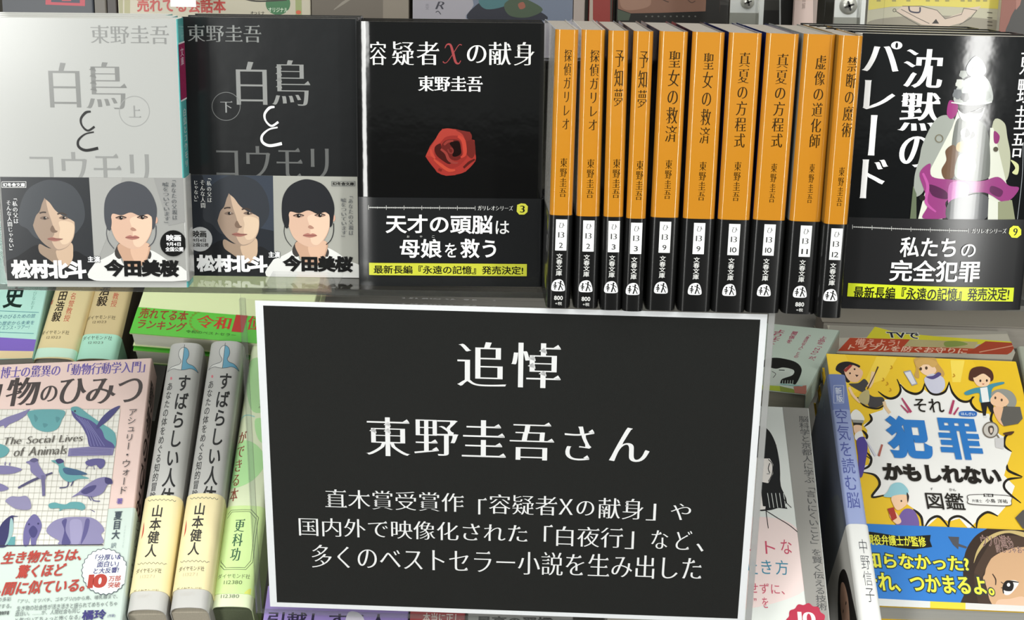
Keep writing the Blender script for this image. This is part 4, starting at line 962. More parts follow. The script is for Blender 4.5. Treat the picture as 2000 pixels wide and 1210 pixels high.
def ranking():
    p = hit(253, 651, Vector((0, 1.065, 0)), Vector((0, -1, 0)))
    o, u, v, h = at_br(p, 54, (255, 651), (530, 664), (545, 605), 0.128)
    o = hit(253, 651, o, u.cross(v)); 
    B = FaceBook('paperback', 'cream book with green bestseller ranking band, on top of its pile, back row', o, u, v, 0.128, 0.16, 0.014, '#cdd6a6', '#c2cb9c', rough=0.4, jkind='print', group='pile with green bands', pages='#d2d2c2')
    G = B.band(B.vat(300, 603), '#56b13a', '#4a9c33', 0.0, 0.35, kind='print'); G.tilt = False
    rd = '#8b3423'
    G.text('売れてる本', (271.5, 605, 368, 626), rd, 'bold', slant=0.08); G.text('ランキング', (268.5, 627, 365, 646), rd, 'bold', slant=0.08)
    for s_ in (1,):
        for k in range(9):
            a = math.radians(100 + k * 19); cx, cy = 392 + 20 * math.cos(a), 629 - 19 * math.sin(a)
            G.poly(smooth([(cx - 3, cy), (cx, cy - 2), (cx + 3, cy + 1), (cx, cy + 2)], 3), '#6d8a2a')
    G.stroke([(388, 610), (373, 622), (372, 636), (386, 648)], 1.2, '#6d8a2a')
    G.text('令和', (382.5, 618, 452, 643), '#b03020', 'minb'); G.text('1', (457, 614, 480, 650), '#a52c22', 'fat'); G.text('位', (484, 616, 510, 646), '#b03020', 'minb')
    G.text('令和のベストセラー', (362, 649, 462, 655), '#2f4a1c', 'goth')
    B.done()
    n = u.cross(v)
    copy_tree(B.root, 'cream book with green band, lying under the top one of its pile, back row', frame_mw(o - n * 0.0172 - v * 0.002, u, v))
ranking()

# ------------------------------------------------------------------ lower right
def calm_brain():
    w = 0.0135
    o, u, v, h = at_br(PL, LEAN, (1684, 1233), (1726, 1235), (1652, 732), w)
    B = SpineBook('paperback', 'blue grey spine with white band, leaning beside the yellow comic cover', o, u, v, w, h, 0.125, '#8e99bf', '#5f6679', '#8b8f9c', rough=0.36, rnd=0.0025, jkind='print')
    F = B.front
    F.poly([(1600, 720), (1665, 720), (1675, 800), (1610, 800)], '#6d7bab')
    F.frame(1628, 753, 1648, 788, 0.8, '#c2c8d6'); F.text('新版', (1630, 757, 1647, 786), '#cfd3de', 'med', True)
    F.text('空気を読む脳', (1629, 799, 1681, 993), '#4b5491', 'goth', True)
    vt = B.vat(1665, 1024); G = B.band(vt, '#cfcfcc', '#c4c3bf', 0.0, 0.36)
    G.text('中野信子', (1674.5, 1054, 1709.5, 1177), '#2c2d33', 'light', True)
    s1 = B.side(True); q = lambda *p: [s1.uv(*a) for a in p]
    D = 0.125; hy = lambda f: vt * f
    s1.poly_uv(smooth([(D - 0.052, 0.0), (D - 0.056, hy(.45)), (D - 0.046, hy(.72)), (D - 0.034, hy(.80)), (D - 0.018, hy(.70)), (D - 0.010, hy(.40)), (D - 0.008, 0.0)]), '#1f1c1c')
    s1.poly_uv(smooth([(D - 0.042, hy(.30)), (D - 0.044, hy(.55)), (D - 0.036, hy(.70)), (D - 0.026, hy(.64)), (D - 0.021, hy(.45)), (D - 0.025, hy(.25)), (D - 0.033, hy(.14))]), '#b08c78')
    s1.poly_uv(smooth([(D - 0.033, hy(.30)), (D - 0.030, hy(.33)), (D - 0.027, hy(.30)), (D - 0.030, hy(.28))]), '#8a4a44')
    for a in (0.038, 0.028): s1.poly_uv(ring_pts(D - a, hy(.47), 0.0018, 0.001, 10), '#2a2220')
    s0 = B.side(); s0.text_uv('新版', (D - 0.022, 0.185, D - 0.016, 0.197), '#7c86a0', 'goth', True)
    s0.poly_uv(smooth([(D - 0.10, 0.09), (D - 0.05, 0.12), (D - 0.012, 0.11), (D - 0.012, 0.07), (D - 0.06, 0.06)]), '#666c74')
    B.done()
calm_brain()
R3, R4 = mp(1400, 560, 3.3333), mp(1400, 850, 3.3333)
def profile_book():
    w = 0.139
    o, u, v, h = at_br(PL - ln * 0.004, LEAN, (1500, 1222), (1622, 1227), (1579, 797), w)
    B = FaceBook('paperback', 'white cover with black haired profile drawing and grey edge column, beside the notice', o, u, v, w, h, 0.02, '#cfd2cd', '#9a9892', rough=0.36, jkind='print', bind=-1)
    F = B.front
    F.blob([(1350, 1030), (1450, 1010), (1530, 1015), (1570, 1050), (1585, 1110), (1560, 1160), (1430, 1190), (1340, 1150)], '#dcc9c5')
    bk = '#171718'
    F.blob(R3((200, 960), (260, 905), (330, 925), (380, 1010), (405, 1120), (412, 1200), (415, 1290), (445, 1420), (200, 1420)), bk)
    F.poly(R4((120, 120), (300, 150), (345, 150), (367, 190), (365, 250), (330, 320), (300, 360), (320, 480), (120, 500)), '#d9d3cd')
    F.poly(R4((280, 300), (330, 310), (400, 300), (415, 390), (460, 478), (300, 460)), bk)
    for k in range(5): F.stroke(R4((330 + 26 * k, 375), (345 + 26 * k, 470)), 1.2, '#cfd2cd', False)
    F.stroke(R4((335, 155), (362, 190), (360, 250), (335, 300)), 1.4, bk); F.stroke(R4((345, 180), (335, 215), (345, 245)), 1.6, bk); F.stroke(R4((325, 250), (345, 250)), 1.2, '#5a5a5a')
    F.stroke(R4((385, 60), (405, 250), (430, 400), (485, 470)), 1.2, bk); F.stroke(R4((318, 470), (325, 530), (335, 605)), 1.5, bk); F.stroke(R4((320, 490), (400, 540), (480, 590), (560, 660)), 1.5, bk)
    pk = '#b9475f'
    F.text('ント', (1449, 1054, 1515, 1082), pk, 'goth'); F.text('な', (1524, 1053, 1547.5, 1082), pk, 'goth'); F.text('き', (1486, 1093, 1508, 1121), '#3a7f98', 'goth'); F.text('方', (1513.5, 1093, 1540.5, 1123), '#3a7f98', 'goth'); F.text('吐', (1455, 1092, 1480, 1121), '#3a7f98', 'goth')
    F.text('せずに、', (1461, 1137, 1533, 1161), pk, 'goth'); F.text('”を', (1472, 1165, 1501, 1187), pk, 'goth')
    F.poly([(1527.5, 785), (1590, 790), (1640, 1240), (1581, 1240)], '#8d8b86')
    F.text('脳科学と京都人に学ぶ「言いにくいこと」を賢く伝える技術', (1559, 812, 1616, 1192), '#4c4c4c', 'med', True)
    F.poly(ring_pts(1574, 1217, 38, 38, 120, 0.05, 12), '#a82c44'); F.text('10', (1557, 1194, 1594, 1222), '#e4dcd6', 'minb')
    B.done()
profile_book()

def comic_book():
    u, v = axes(1.6714, LEAN, -2.4822); o = Vector((0.2326, 0.9259, ZC - 0.4216)); w, h = 0.143, 0.2166
    B = FaceBook('hardback', 'yellow comic cover with white burst and blue lettering, at the right', o, u, v, w, h, 0.017, '#d6b02a', '#c9a427', rough=0.33, jkind='print', bind=1, group='stack of yellow comic books', pages='#b9b8b2')
    F = B.front; q = mp(1600, 680, 5); c3, c4 = R3, R4
    for pts, c in (((( 0, 40), (250, 55), (420, 400), (200, 500), (0, 300)), '#dab738'), (((1500, 120), (1960, 140), (2000, 520), (1700, 480)), '#d1ab24'), (((560, 80), (760, 90), (640, 300), (420, 380)), '#dcbc44'), (((1280, 115), (1420, 118), (1380, 330), (1300, 330)), '#dfc250')):
        F.poly(q(*pts), c)
    # the burst: lobed outline, drawn black and then white a little smaller
    edge = [(480, 640), (500, 700), (430, 770), (560, 560), (640, 480), (570, 420), (680, 500), (770, 460), (800, 380), (770, 300), (850, 400), (950, 440), (1010, 400), (1030, 330), (1080, 430), (1150, 450), (1240, 410), (1260, 320), (1300, 430), (1370, 510), (1460, 520), (1510, 470), (1480, 560), (1540, 620), (1640, 640), (1720, 590), (1680, 740), (1760, 830), (1890, 815), (1830, 880), (1820, 960), (1890, 1010)]
    body = q(*[(500, 640), (620, 600), (640, 500), (720, 500), (790, 440), (790, 340), (860, 420), (950, 452), (1020, 400), (1060, 430), (1140, 460), (1240, 430), (1270, 350), (1310, 440), (1380, 520), (1470, 530), (1500, 560), (1560, 630), (1660, 640), (1690, 760), (1760, 840), (1820, 870), (1810, 960), (1880, 1010)])
    body += c4((1890, 190), (1870, 260), (1940, 330), (1900, 440), (1830, 520), (1760, 490), (1690, 560), (1640, 610), (1580, 540), (1510, 560), (1440, 530), (1360, 600), (1300, 490), (1200, 420), (1080, 385), (1010, 400), (1060, 330), (1050, 270), (950, 240))
    body += c4((900, 210), (990, 190), (1000, 120), (970, 30)) + q((460, 870), (470, 800), (430, 750), (500, 700))
    F.poly(body, '#d8d6d2')
    bk = '#1b1610'
    for pts in (q((575, 420), (640, 470), (700, 490), (765, 465), (795, 400), (760, 300)), q((790, 350), (850, 415), (940, 445), (1005, 415), (1030, 340)), q((1030, 350), (1080, 430), (1150, 450), (1230, 420), (1270, 325)), q((1268, 330), (1300, 430), (1370, 505), (1450, 520), (1515, 470)), q((1500, 470), (1480, 530), (1530, 600), (1600, 625)), q((1700, 600), (1675, 690), (1700, 740)), q((440, 765), (510, 700), (490, 640)), q((1890, 815), (1820, 860), (1810, 950), (1880, 1010)),
                q((420, 800), (465, 850), (460, 890)), q((460, 1050), (500, 1080)), c4((1890, 190), (1900, 230), (1990, 270)), c4((1985, 275), (1890, 290), (1875, 350), (1980, 440)), c4((1830, 525), (1760, 500), (1700, 545), (1690, 610)), c4((1690, 610), (1590, 530), (1520, 545), (1510, 600)), c4((1350, 605), (1390, 545), (1450, 530), (1510, 600)), c4((1340, 605), (1330, 530), (1280, 480)), c4((950, 240), (1030, 260), (1060, 320), (1010, 400), (1110, 385)), c4((930, 230), (990, 200), (1005, 150), (975, 110))):
        F.stroke(pts, [1.5, 4.5, 5, 4.5, 1.5], bk)
    # rocker with a fish shaped guitar
    F.blob(q((160, 210), (190, 150), (280, 130), (390, 165), (385, 190), (300, 180), (250, 240), (300, 320), (265, 330), (215, 250)), '#241f21'); F.blob(q((250, 200), (330, 165), (420, 220), (415, 280), (370, 330), (300, 320), (255, 260)), '#d2a98a'); F.poly(q((235, 215), (300, 160), (325, 170), (260, 235)), '#8a2f2b')
    F.poly(q((350, 258), (385, 262), (365, 282)), '#2a1816'); F.ell(*q((300, 245))[0], 1.8, 1.8, '#2a1816'); F.ell(*q((345, 205))[0], 1.8, 1.8, '#2a1816')
    F.blob(q((290, 350), (380, 340), (440, 300), (480, 350), (450, 400), (520, 470), (620, 480), (630, 540), (560, 580), (480, 560), (470, 460), (380, 410)), '#3f3c3d'); F.stroke(q((370, 480), (440, 560), (560, 590), (630, 560)), 3, bk)
    F.stroke(q((630, 520), (650, 580), (690, 635)), 6, '#d2b48f'); F.stroke(q((290, 380), (330, 460), (400, 530)), 5, '#d8b795'); F.stroke(q((530, 230), (510, 330), (480, 380)), 8, '#d2b48f')
    F.stroke(q((575, 180), (540, 260), (470, 400)), [3, 2, 2.5], '#4a3426', False); F.blob(q((380, 500), (420, 430), (480, 410), (490, 490), (470, 550), (420, 540)), '#a79a6c')
    for x, y in ((700, 170), (660, 330), (690, 390), (620, 290), (1310, 250)): F.stroke(q((x, y), (x + 12, y + 22), (x - 8, y + 32)), 2, '#b4831f')
    # girl with telephone
    F.blob(q((925, 110), (1000, 90), (1120, 90), (1160, 150), (1220, 240), (1200, 285), (1130, 260), (1100, 180), (980, 180), (975, 290), (930, 270), (945, 200)), '#b58e4e'); F.blob(q((975, 180), (1040, 160), (1120, 180), (1140, 230), (1070, 270), (1000, 240)), '#dcbb9d'); F.blob(q((940, 130), (1040, 100), (1150, 140), (1110, 190), (1040, 150), (970, 190)), '#bd9655')
    F.ell(*q((990, 203))[0], 2.6, 3.2, '#4a3524'); F.ell(*q((1045, 195))[0], 2.6, 3.2, '#4a3524'); F.blob(q((1030, 290), (1110, 250), (1210, 290), (1225, 380), (1170, 440), (1090, 430), (1035, 350)), '#b7b6c4'); F.blob(q((1040, 280), (1110, 270), (1160, 235), (1190, 260), (1110, 305)), '#4d4473')
    F.poly(q((820, 230), (890, 215), (960, 350), (905, 370)), '#8d8f9a'); F.poly(q((832, 240), (888, 228), (945, 345), (905, 356)), '#c9c7cc')
    # boy in the blue jacket and the grey haired one
    F.blob(q((1420, 430), (1520, 390), (1600, 380), (1680, 350), (1790, 330), (1800, 350), (1700, 385), (1680, 450), (1690, 520), (1570, 530), (1560, 440), (1440, 460)), '#3f8093'); F.poly(q((1570, 390), (1640, 380), (1660, 525), (1590, 530)), '#d6d6d4'); F.poly(q((1575, 535), (1690, 520), (1715, 640), (1670, 625), (1640, 560), (1625, 660), (1600, 660)), '#221f20'); F.ell(*q((1620, 672))[0], 3.5, 2.4, '#c9c7c4')
    F.blob(q((1460, 270), (1490, 200), (1590, 180), (1680, 220), (1700, 300), (1650, 330), (1480, 320)), '#4b2c22'); F.blob(q((1505, 270), (1560, 235), (1640, 250), (1670, 310), (1640, 370), (1560, 375), (1515, 330)), '#dcb997'); F.blob(q((1480, 240), (1580, 200), (1690, 250), (1680, 300), (1600, 250), (1510, 290)), '#4b2c22'); F.ell(*q((1572, 320))[0], 2, 2.6, '#332219'); F.ell(*q((1635, 318))[0], 2, 2.6, '#332219'); F.poly(q((1585, 348), (1615, 348), (1600, 360)), '#a0463c')
    F.blob(q((1680, 470), (1700, 420), (1790, 400), (1880, 430), (1925, 510), (1900, 580), (1820, 560), (1800, 500)), '#85857e'); F.blob(q((1680, 480), (1740, 430), (1810, 470), (1850, 530), (1790, 580), (1700, 560), (1670, 520)), '#d8b08e'); F.ell(*q((1718, 487))[0], 2, 2.8, '#4a3a30'); F.ell(*q((1780, 508))[0], 2, 2.8, '#4a3a30')
    F.blob(q((1700, 580), (1800, 590), (1850, 700), (1800, 760), (1730, 690)), '#d3a886'); F.poly(q((1800, 570), (1960, 575), (1985, 690), (1940, 740), (1800, 765), (1770, 700)), '#57544f')
    # guard with helmet and goggles at the left edge of the cover
    F.blob(q((310, 640), (360, 600), (420, 650), (435, 710), (320, 700)), '#d6d3cb'); F.poly(q((318, 700), (432, 705), (430, 735), (330, 730)), '#8b8a82'); F.poly(q((330, 728), (420, 732), (415, 758), (335, 758)), '#2b2724'); F.blob(q((335, 760), (410, 760), (405, 830), (350, 840)), '#d8b496'); F.blob(q((350, 840), (410, 810), (430, 880), (390, 910), (350, 890)), '#d9d7d3'); F.blob(q((365, 900), (440, 870), (470, 960), (455, 1090), (420, 1250), (385, 1240), (380, 1060)), '#4c3f86'); F.poly(q((440, 880), (460, 890), (560, 1050), (540, 1060)), '#c5c4cc'); F.poly(q((605, 940), (622, 945), (590, 1060), (570, 1050)), '#a1584c')
    # photograph in a round lens
    F.ring(*q((1672, 800))[0], 16, 2.2, '#6b6257'); F.ell(*q((1672, 800))[0], 13.5, 13.5, '#b9b3ab'); F.blob(q((1650, 770), (1690, 760), (1705, 800), (1680, 850), (1650, 820)), '#4f463f'); F.blob(q((1665, 785), (1690, 785), (1690, 820), (1670, 830)), '#c8b6a8'); F.stroke(q((1735, 850), (1760, 890)), 2.5, '#6b6257', False); F.poly(q((1715, 880), (1800, 880), (1800, 990), (1720, 970)), '#bcb9b8'); F.blob(q((1800, 830), (1900, 815), (1870, 850), (1810, 850)), '#4a3020')
    # boy with cap
    F.blob(c4((1110, 370), (1140, 320), (1200, 312), (1245, 360), (1230, 390), (1150, 405), (1085, 400)), '#86b3bb'); F.blob(c4((1140, 400), (1230, 390), (1245, 440), (1180, 490), (1145, 450)), '#dcb796'); F.blob(c4((1235, 375), (1250, 400), (1240, 440)), '#2b2220'); F.blob(c4((1170, 590), (1190, 520), (1230, 480), (1290, 500), (1310, 600)), '#6a5590'); F.blob(c4((1125, 510), (1160, 500), (1200, 560), (1170, 580), (1130, 540)), '#dcb796'); F.poly(c4((1110, 480), (1150, 470), (1172, 540), (1140, 560)), '#9b332c'); F.ell(*c4((1200, 430))[0], 1.6, 2, '#33251c')
    F.text('それ', (1782, 778, 1845, 807), bk, 'med')
    for a, b_, ww in (((1805, 0), (1895, 145), 3.5),): pass
    pk = '#a0395a'
    F.stroke(q((805, 490), (895, 630)), [2.5, 5], pk, False); F.stroke(q((795, 558), (870, 634)), [2, 3.4], pk, False); F.stroke(q((1312, 512), (1275, 645)), [4.5, 5.5], pk, False); F.stroke(q((1358, 582), (1312, 652)), [3, 4], pk, False)
    bl = '#2a6db0'
    F.poly(smooth(q((1385, 620), (1515, 620), (1538, 645), (1515, 670), (1385, 668), (1362, 643)), 5), '#2f62a8'); F.text('はんざい', (1876, 805.5, 1904, 812.5), '#d5dbe6', 'med')
    F.text('犯', (1724, 811, 1825, 898), bl, 'fat'); F.text('罪', (1825, 816, 1923, 900), bl, 'heavy')
    F.text('かもしれない', (1721, 904, 1958, 948), bk, 'fat')
    F.text('ず', (1816, 953, 1822, 958), bk, 'med'); F.text('かん', (1853, 954, 1867, 960), bk, 'med'); F.text('図鑑', (1805, 961, 1886, 997.5), bk, 'med')
    F.poly(smooth(c4((1640, 390), (1780, 388), (1910, 398), (1916, 430), (1905, 462), (1770, 460), (1640, 450), (1632, 420)), 4), '#3a332c'); F.poly(smooth(c4((1643, 394), (1780, 392), (1907, 402), (1912, 430), (1902, 458), (1770, 456), (1643, 446), (1637, 420)), 4), '#d8d6d2'); F.poly(c4((1735, 383), (1798, 385), (1798, 405), (1735, 403)), bk); F.text('監修', (1922, 966, 1938, 971), '#d8d6d2', 'med'); F.text('弁護士', (1897, 975.5, 1918, 982.5), bk, 'med'); F.text('小島 洋祐', (1923, 974.5, 1968, 984), bk, 'bold')
    F.poly(c4((1940, 540), (1990, 490), (2060, 480), (2060, 620), (1990, 610)), '#4c4845')
    vt = (B.vat(1700, 1022.5) + B.vat(1922, 1034)) / 2; G = B.band(vt, '#3173bb', '#2b66a6', B.vat(1740, 1180), 0.33)
    z8 = mp(1850, 1000, 5.76)
    G.blob(z8((210, 1120), (190, 900), (175, 680), (200, 460), (290, 300), (400, 215), (520, 170), (700, 165), (900, 190), (1000, 300), (1100, 600), (1100, 1120)), '#33251c')
    G.blob(z8((295, 580), (330, 440), (420, 310), (560, 230), (720, 210), (880, 240), (880, 290), (700, 240), (560, 270), (430, 360), (340, 480)), '#b7a26c')
    G.blob(z8((420, 700), (450, 580), (540, 490), (700, 420), (880, 390), (1010, 500), (1020, 1120), (540, 1130), (450, 950), (400, 760)), '#c09a76'); G.blob(z8((560, 1000), (700, 980), (860, 960), (900, 1120), (560, 1130)), '#d1ab90')
    G.blob(z8((300, 680), (400, 480), (520, 320), (720, 270), (880, 300), (880, 390), (700, 410), (530, 490), (460, 580), (410, 690), (360, 760)), '#46352a'); G.blob(z8((300, 700), (420, 800), (470, 980), (520, 1100), (400, 1125), (340, 1000)), '#3f2f25')
    G.poly(z8((5, 280), (130, 285), (125, 360), (220, 395), (210, 415), (125, 390), (120, 425), (60, 370)), '#4a4a50')
    G.stroke(z8((505, 700), (540, 760), (540, 825)), [2, 2.6, 2], '#3a2a22'); G.blob(z8((620, 860), (660, 790), (740, 770), (800, 800), (760, 870), (700, 930), (640, 930)), '#d9d4d0'); G.blob(z8((625, 860), (655, 795), (720, 780), (745, 830), (720, 890), (650, 890)), '#191313'); G.ell(*z8((686, 822))[0], 3.2, 3.6, '#e6e3e0'); G.stroke(z8((630, 920), (625, 850), (670, 785), (800, 795)), [2, 3, 4, 1.5], '#1a1312'); G.stroke(z8((600, 790), (628, 810)), 1.4, '#1a1312'); G.stroke(z8((600, 855), (622, 858)), 1.4, '#1a1312')
    G.text('ウソの道も', (1913, 1045, 1979, 1070), '#2d1a1c', 'goth', halo='heavy', haloc='#c9a79c'); G.text('許しちゃおー', (1943, 1066, 2006, 1082), '#3a2a26', 'goth', halo='heavy', haloc='#c9a79c')
    G.poly(c4((950, 625), (1060, 640), (1180, 660), (1280, 660), (1390, 652), (1385, 690), (1400, 730), (1280, 745), (1180, 735), (1060, 710), (950, 695)), '#15130e'); ye = '#dbd743'
    G.text('現役弁護士が監修', (1690, 1044, 1809.5, 1069.5), ye, 'bold')
    G.text('知らなかった?', (1686, 1078, 1895, 1118), ye, 'heavy', halo='halo', haloc='#2b3a3a'); G.text('それ、つかまるよ。', (1684, 1118, 1943, 1164), ye, 'heavy', halo='halo', haloc='#2b3a3a')
    F.poly([(1816, 1175), (1885, 1178), (1885, 1200), (1816, 1200)], '#d6c23a'); F.poly([(1690, 1168), (1816, 1175), (1816, 1200), (1690, 1200)], '#c9cbc9'); F.poly([(1885, 1178), (2120, 1190), (2120, 1215), (1885, 1205)], '#c9c7c4')
    B.done()
    n = u.cross(v)
    for i in range(2):
        copy_tree(B.root, ['yellow comic book second in its stack, only a strip of its lower edge showing', 'yellow comic book lowest in its stack, only a strip of its lower edge showing'][i], frame_mw(o - n * 0.0196 * (i + 1) - v * (0.0015 * (i + 1)), u, v))
comic_book()

def flat_back():
    # pale green card book lying askew behind the notice
    u, v = axes(-20.7, 86.5, 0.7); o = hit(1574, 770, Vector((0, 1.05, 0)), Vector((0, -1, 0)))
    w, h = 0.115, 0.16; o = o - u * w
    B = FaceBook('paperback', 'pale green cover with pink lettering and black haired profile, lying askew right of the notice', o, u, v, w, h, 0.016, '#b9c6b8', '#8f9a8e', rough=0.4, jkind='print', pages='#7d7a6c')
    F = B.front; q = mp(1500, 600, 4); pk = '#a8566a'
    F.text('上品な「NO」が、', (1574, 653, 1619, 707), pk, 'bold', True); F.text('「身近な人」との', (1547, 651, 1586, 702), pk, 'bold', True); F.text('関係を', (1532, 645, 1561, 672), pk, 'bold', True); F.text('よりよく', (1506, 642, 1526, 674), pk, 'bold', True)
    F.poly(smooth(q((-40, 420), (30, 395), (120, 400), (220, 430), (262, 480), (250, 540), (215, 600), (180, 595), (90, 590), (85, 540), (-40, 480))), '#171817'); F.poly(smooth(q((-40, 470), (60, 480), (120, 470), (200, 490), (190, 530), (110, 560), (80, 600), (-40, 600))), '#c2c9bf'); F.stroke(q((30, 500), (60, 520), (40, 550)), 1.2, '#3b3d3b'); F.stroke(q((85, 490), (130, 492)), 1.6, '#2a2b2a'); F.ell(*q((185, 515))[0], 3, 3.6, '#c9cfc6')
    for k in range(6): F.stroke(q((95 + 20 * k, 570), (92 + 20 * k, 600)), 1, '#b9c6b8', False)
    F.poly(q((-60, 608), (90, 615), (100, 670), (-60, 665)), '#a3b13c'); F.poly(q((90, 615), (200, 640), (215, 675), (100, 670)), '#7d8a3c'); F.poly(q((200, 620), (300, 610), (300, 690), (210, 680)), '#a86a5c'); F.stroke(q((95, 600), (270, 615)), 2, '#8fb9b4')
    B.done()
    # thick grey edged book behind the comic stack
    p = hit(1612, 626, Vector((0, 1.255, 0)), Vector((0, -1, 0)))
    o, u, v, w, _ = pose3(p, 86, (1606, 627), (2040, 640), (1606, 610))
    B = FaceBook('thick_book', 'thick book lying flat behind the yellow comics, grey page edges to the front', o, u, v, w, 0.045, 0.019, '#8a8378', '#7a3a34', rough=0.4, jkind='print', pages='#8f8980', pg=0.97); B.done()
    p = hit(1636, 694, Vector((0, 1.20, 0)), Vector((0, -1, 0)))
    o, u, v, w, hh = pose3(p, 70, (1628, 689), (1990, 702), (1652, 636))
    B = FaceBook('paperback', 'book lying behind the yellow comic stack with a red and yellow printed flap', o, u, v, w, hh, 0.004, '#a8a294', '#8f897c', rough=0.36, jkind='print', pages='#a39d90')
    F = B.front; F.tilt = False; q = mp(1500, 600, 4)
    F.poly(q((500, 90), (2100, 140), (2100, 200), (450, 240)), '#8f8a80')
    F.poly(q((835, 150), (1000, 195), (1300, 225), (1960, 272), (1960, 300), (760, 250)), '#c3b934'); F.text('TVで', (1733, 648.5, 1795, 660.5), '#26262c', 'heavy', halo='halo', haloc='#c9c7c0')
    F.poly(q((640, 238), (1110, 250), (1120, 300), (1640, 320), (1700, 265), (1950, 280), (1900, 350), (1870, 368), (545, 340)), '#a8432c'); F.poly(q((1110, 250), (1640, 270), (1610, 322), (1060, 305)), '#a89c70'); F.blob(q((1380, 270), (1480, 262), (1560, 290), (1400, 310)), '#7d8a48')
    F.poly(q((1700, 265), (1960, 280), (1870, 368), (1560, 355)), '#99402c'); F.stroke(q((1650, 350), (1940, 295)), 2, '#c08a70', False)
    F.text('備えよう!', (1669, 662, 1758, 675), '#d09a84', 'bold', slant=0.4); F.text('トラブルを防ぐお守りに', (1655, 676, 1890, 687), '#d6b49c', 'bold', slant=0.4)
    B.done()
    p = hit(1995, 700, Vector((0, 1.12, 0)), Vector((0, -1, 0)))
    o, u, v, w, h = pose3(p, LEAN, (2012, 800), (2060, 803), (1988, 676))
    B = SpineBook('paperback', 'grey green spine at the right edge of the picture beside the yellow comics', o, u, v, w, h, 0.02, '#8b8d80', '#6b6c62', rough=0.4, jkind='print'); B.done()
    # pink book peeping out above the pale green one
    p = hit(1560, 650, Vector((0, 1.30, 0)), Vector((0, -1, 0)))
    o, u, v, w, h = pose3(p, 80, (1470, 668), (1585, 672), (1478, 620))
    B = FaceBook('paperback', 'dull pink cover behind the pale green askew book, under the shelf', o, u, v, w, 0.06, 0.02, '#9a5f5c', '#7a2a28', rough=0.4, jkind='print'); F = B.front
    F.text('人', (1518, 622, 1550, 640), '#2f2423', 'heavy'); B.done()
    p = hit(1600, 650, Vector((0, 1.295, 0)), Vector((0, -1, 0)))
    o, u, v, w, h = pose3(p, 80, (1588, 676), (1612, 676), (1592, 620))
    B = SpineBook('paperback', 'dark red spine between the dull pink cover and the thick flat book', o, u, v, w, 0.07, 0.03, '#6a2826', '#4a1c1b', rough=0.4, jkind='print'); B.done()
flat_back()

def purple():
    p = PL - ln * 0.002
    for i, (x0, x1, col, label) in enumerate(((507, 793, '#8f7cb8', 'purple cover with dark lettering peeping out under the black notice'), (797, 906, '#a3484c', 'red and white cover under the lower edge of the black notice'), (912, 1120, '#9b9a98', 'grey cover with dark lettering under the lower edge of the black notice'))):
        o, u, v, w, _ = pose3(p, LEAN, (x0, 1260), (x1, 1260 + (x1 - x0) * 0.02), (x0, 1170 + i * 8))
        B = FaceBook('paperback', label, o, u, v, w, 0.042, 0.02, col, None, rough=0.36, jkind='print', group='books under the notice'); F = B.front
        if i == 0:
            F.text('引越しする人', (520, 1194, 760, 1224), '#251d3a', 'bold'); F.blob([(680, 1196), (700, 1196), (712, 1212), (700, 1225), (675, 1225)], '#c9c4d0')
        elif i == 1:
            F.text('本当に正し', (825, 1196, 900, 1216), '#d8c9c4', 'bold')
        else:
            F.text('最高の習慣', (930, 1202, 1080, 1226), '#2a2a2b', 'heavy')
        B.done()
purple()

# ------------------------------------------------------------------ rear tier at the top of the picture
YB = 1.135; ZB = ZC - 0.0845
def rear(name, label, x0, x1, col, t=0.018, Y=YB, h=0.15, z=None, **k):
    p = Vector((0, Y, 0)); n = Vector((0, -1, 0)); a, c = hit(x0, 30, p, n), hit(x1, 30, p, n)
    o = Vector((a.x, Y, ZB if z is None else z)); u, v = Vector((1, 0, 0)), Vector((0, 0, 1))
    return FaceBook(name, label, o, u, v, c.x - a.x, h, t, col, None, rough=0.4, jkind='print', **k)
B = rear('paperback', 'dark navy cover with a red square, rear tier at top left', 6, 184, '#34373d', group='rear tier books'); F = B.front
F.poly([(89, -60), (167, -60), (166, 12), (89, 9)], '#9c3440'); F.poly([(100, -60), (156, -60), (156, 6), (100, 4)], '#262b3c'); F.poly([(120, -60), (140, -60), (139, 2), (121, 2)], '#9c3440'); B.done()
B = rear('paperback', 'grey brown cover beside the dark navy one, rear tier', 186, 209, '#57524a', group='rear tier books'); B.done()
B = rear('paperback', 'very dark brown narrow book, rear tier left of the conversation book', 211, 230, '#2b2420', group='rear tier books'); B.done()
B = rear('paperback', 'cream cover with red lettering and a round green sticker, rear tier', 232, 607, '#a8a290', group='rear tier books'); F = B.front
F.poly([(232, -60), (240, -60), (240, 60), (232, 60)], '#8a8768'); F.poly([(243, -60), (254, -60), (254, 60), (243, 60)], '#8f8b68'); F.poly([(576, -60), (588, -60), (590, 60), (578, 60)], '#848c60')
F.text('売れてる会話本', (266, -6, 442, 26), '#a03a34', 'heavy'); F.text('わけ', (489, 22, 517, 29), '#2a2622', 'goth'); F.ell(543, 7, 24, 22, '#3a6644'); F.text('オリジナル', (524, 14.5, 562, 24), '#bfc9b6', 'med'); F.ell(583, 24, 5, 4, '#b0543c'); F.stroke([(466, -6), (500, 2), (560, 0)], 3, '#33302a'); B.done()
B = rear('paperback', 'grey brown cover with a lighter right edge, rear tier behind the rose paperback', 609, 799, '#5c554c', group='rear tier books'); F = B.front; F.poly([(748, -60), (799, -60), (799, 80), (748, 80)], '#736b60'); F.poly([(652, 20), (672, 8), (690, -4), (684, -6), (668, 4), (652, 18)], '#7a746a'); B.done()
B = rear('paperback', 'grey cover with blue green landscape picture, rear tier behind the rose paperback', 806, 1119, '#87848a', group='rear tier books'); F = B.front
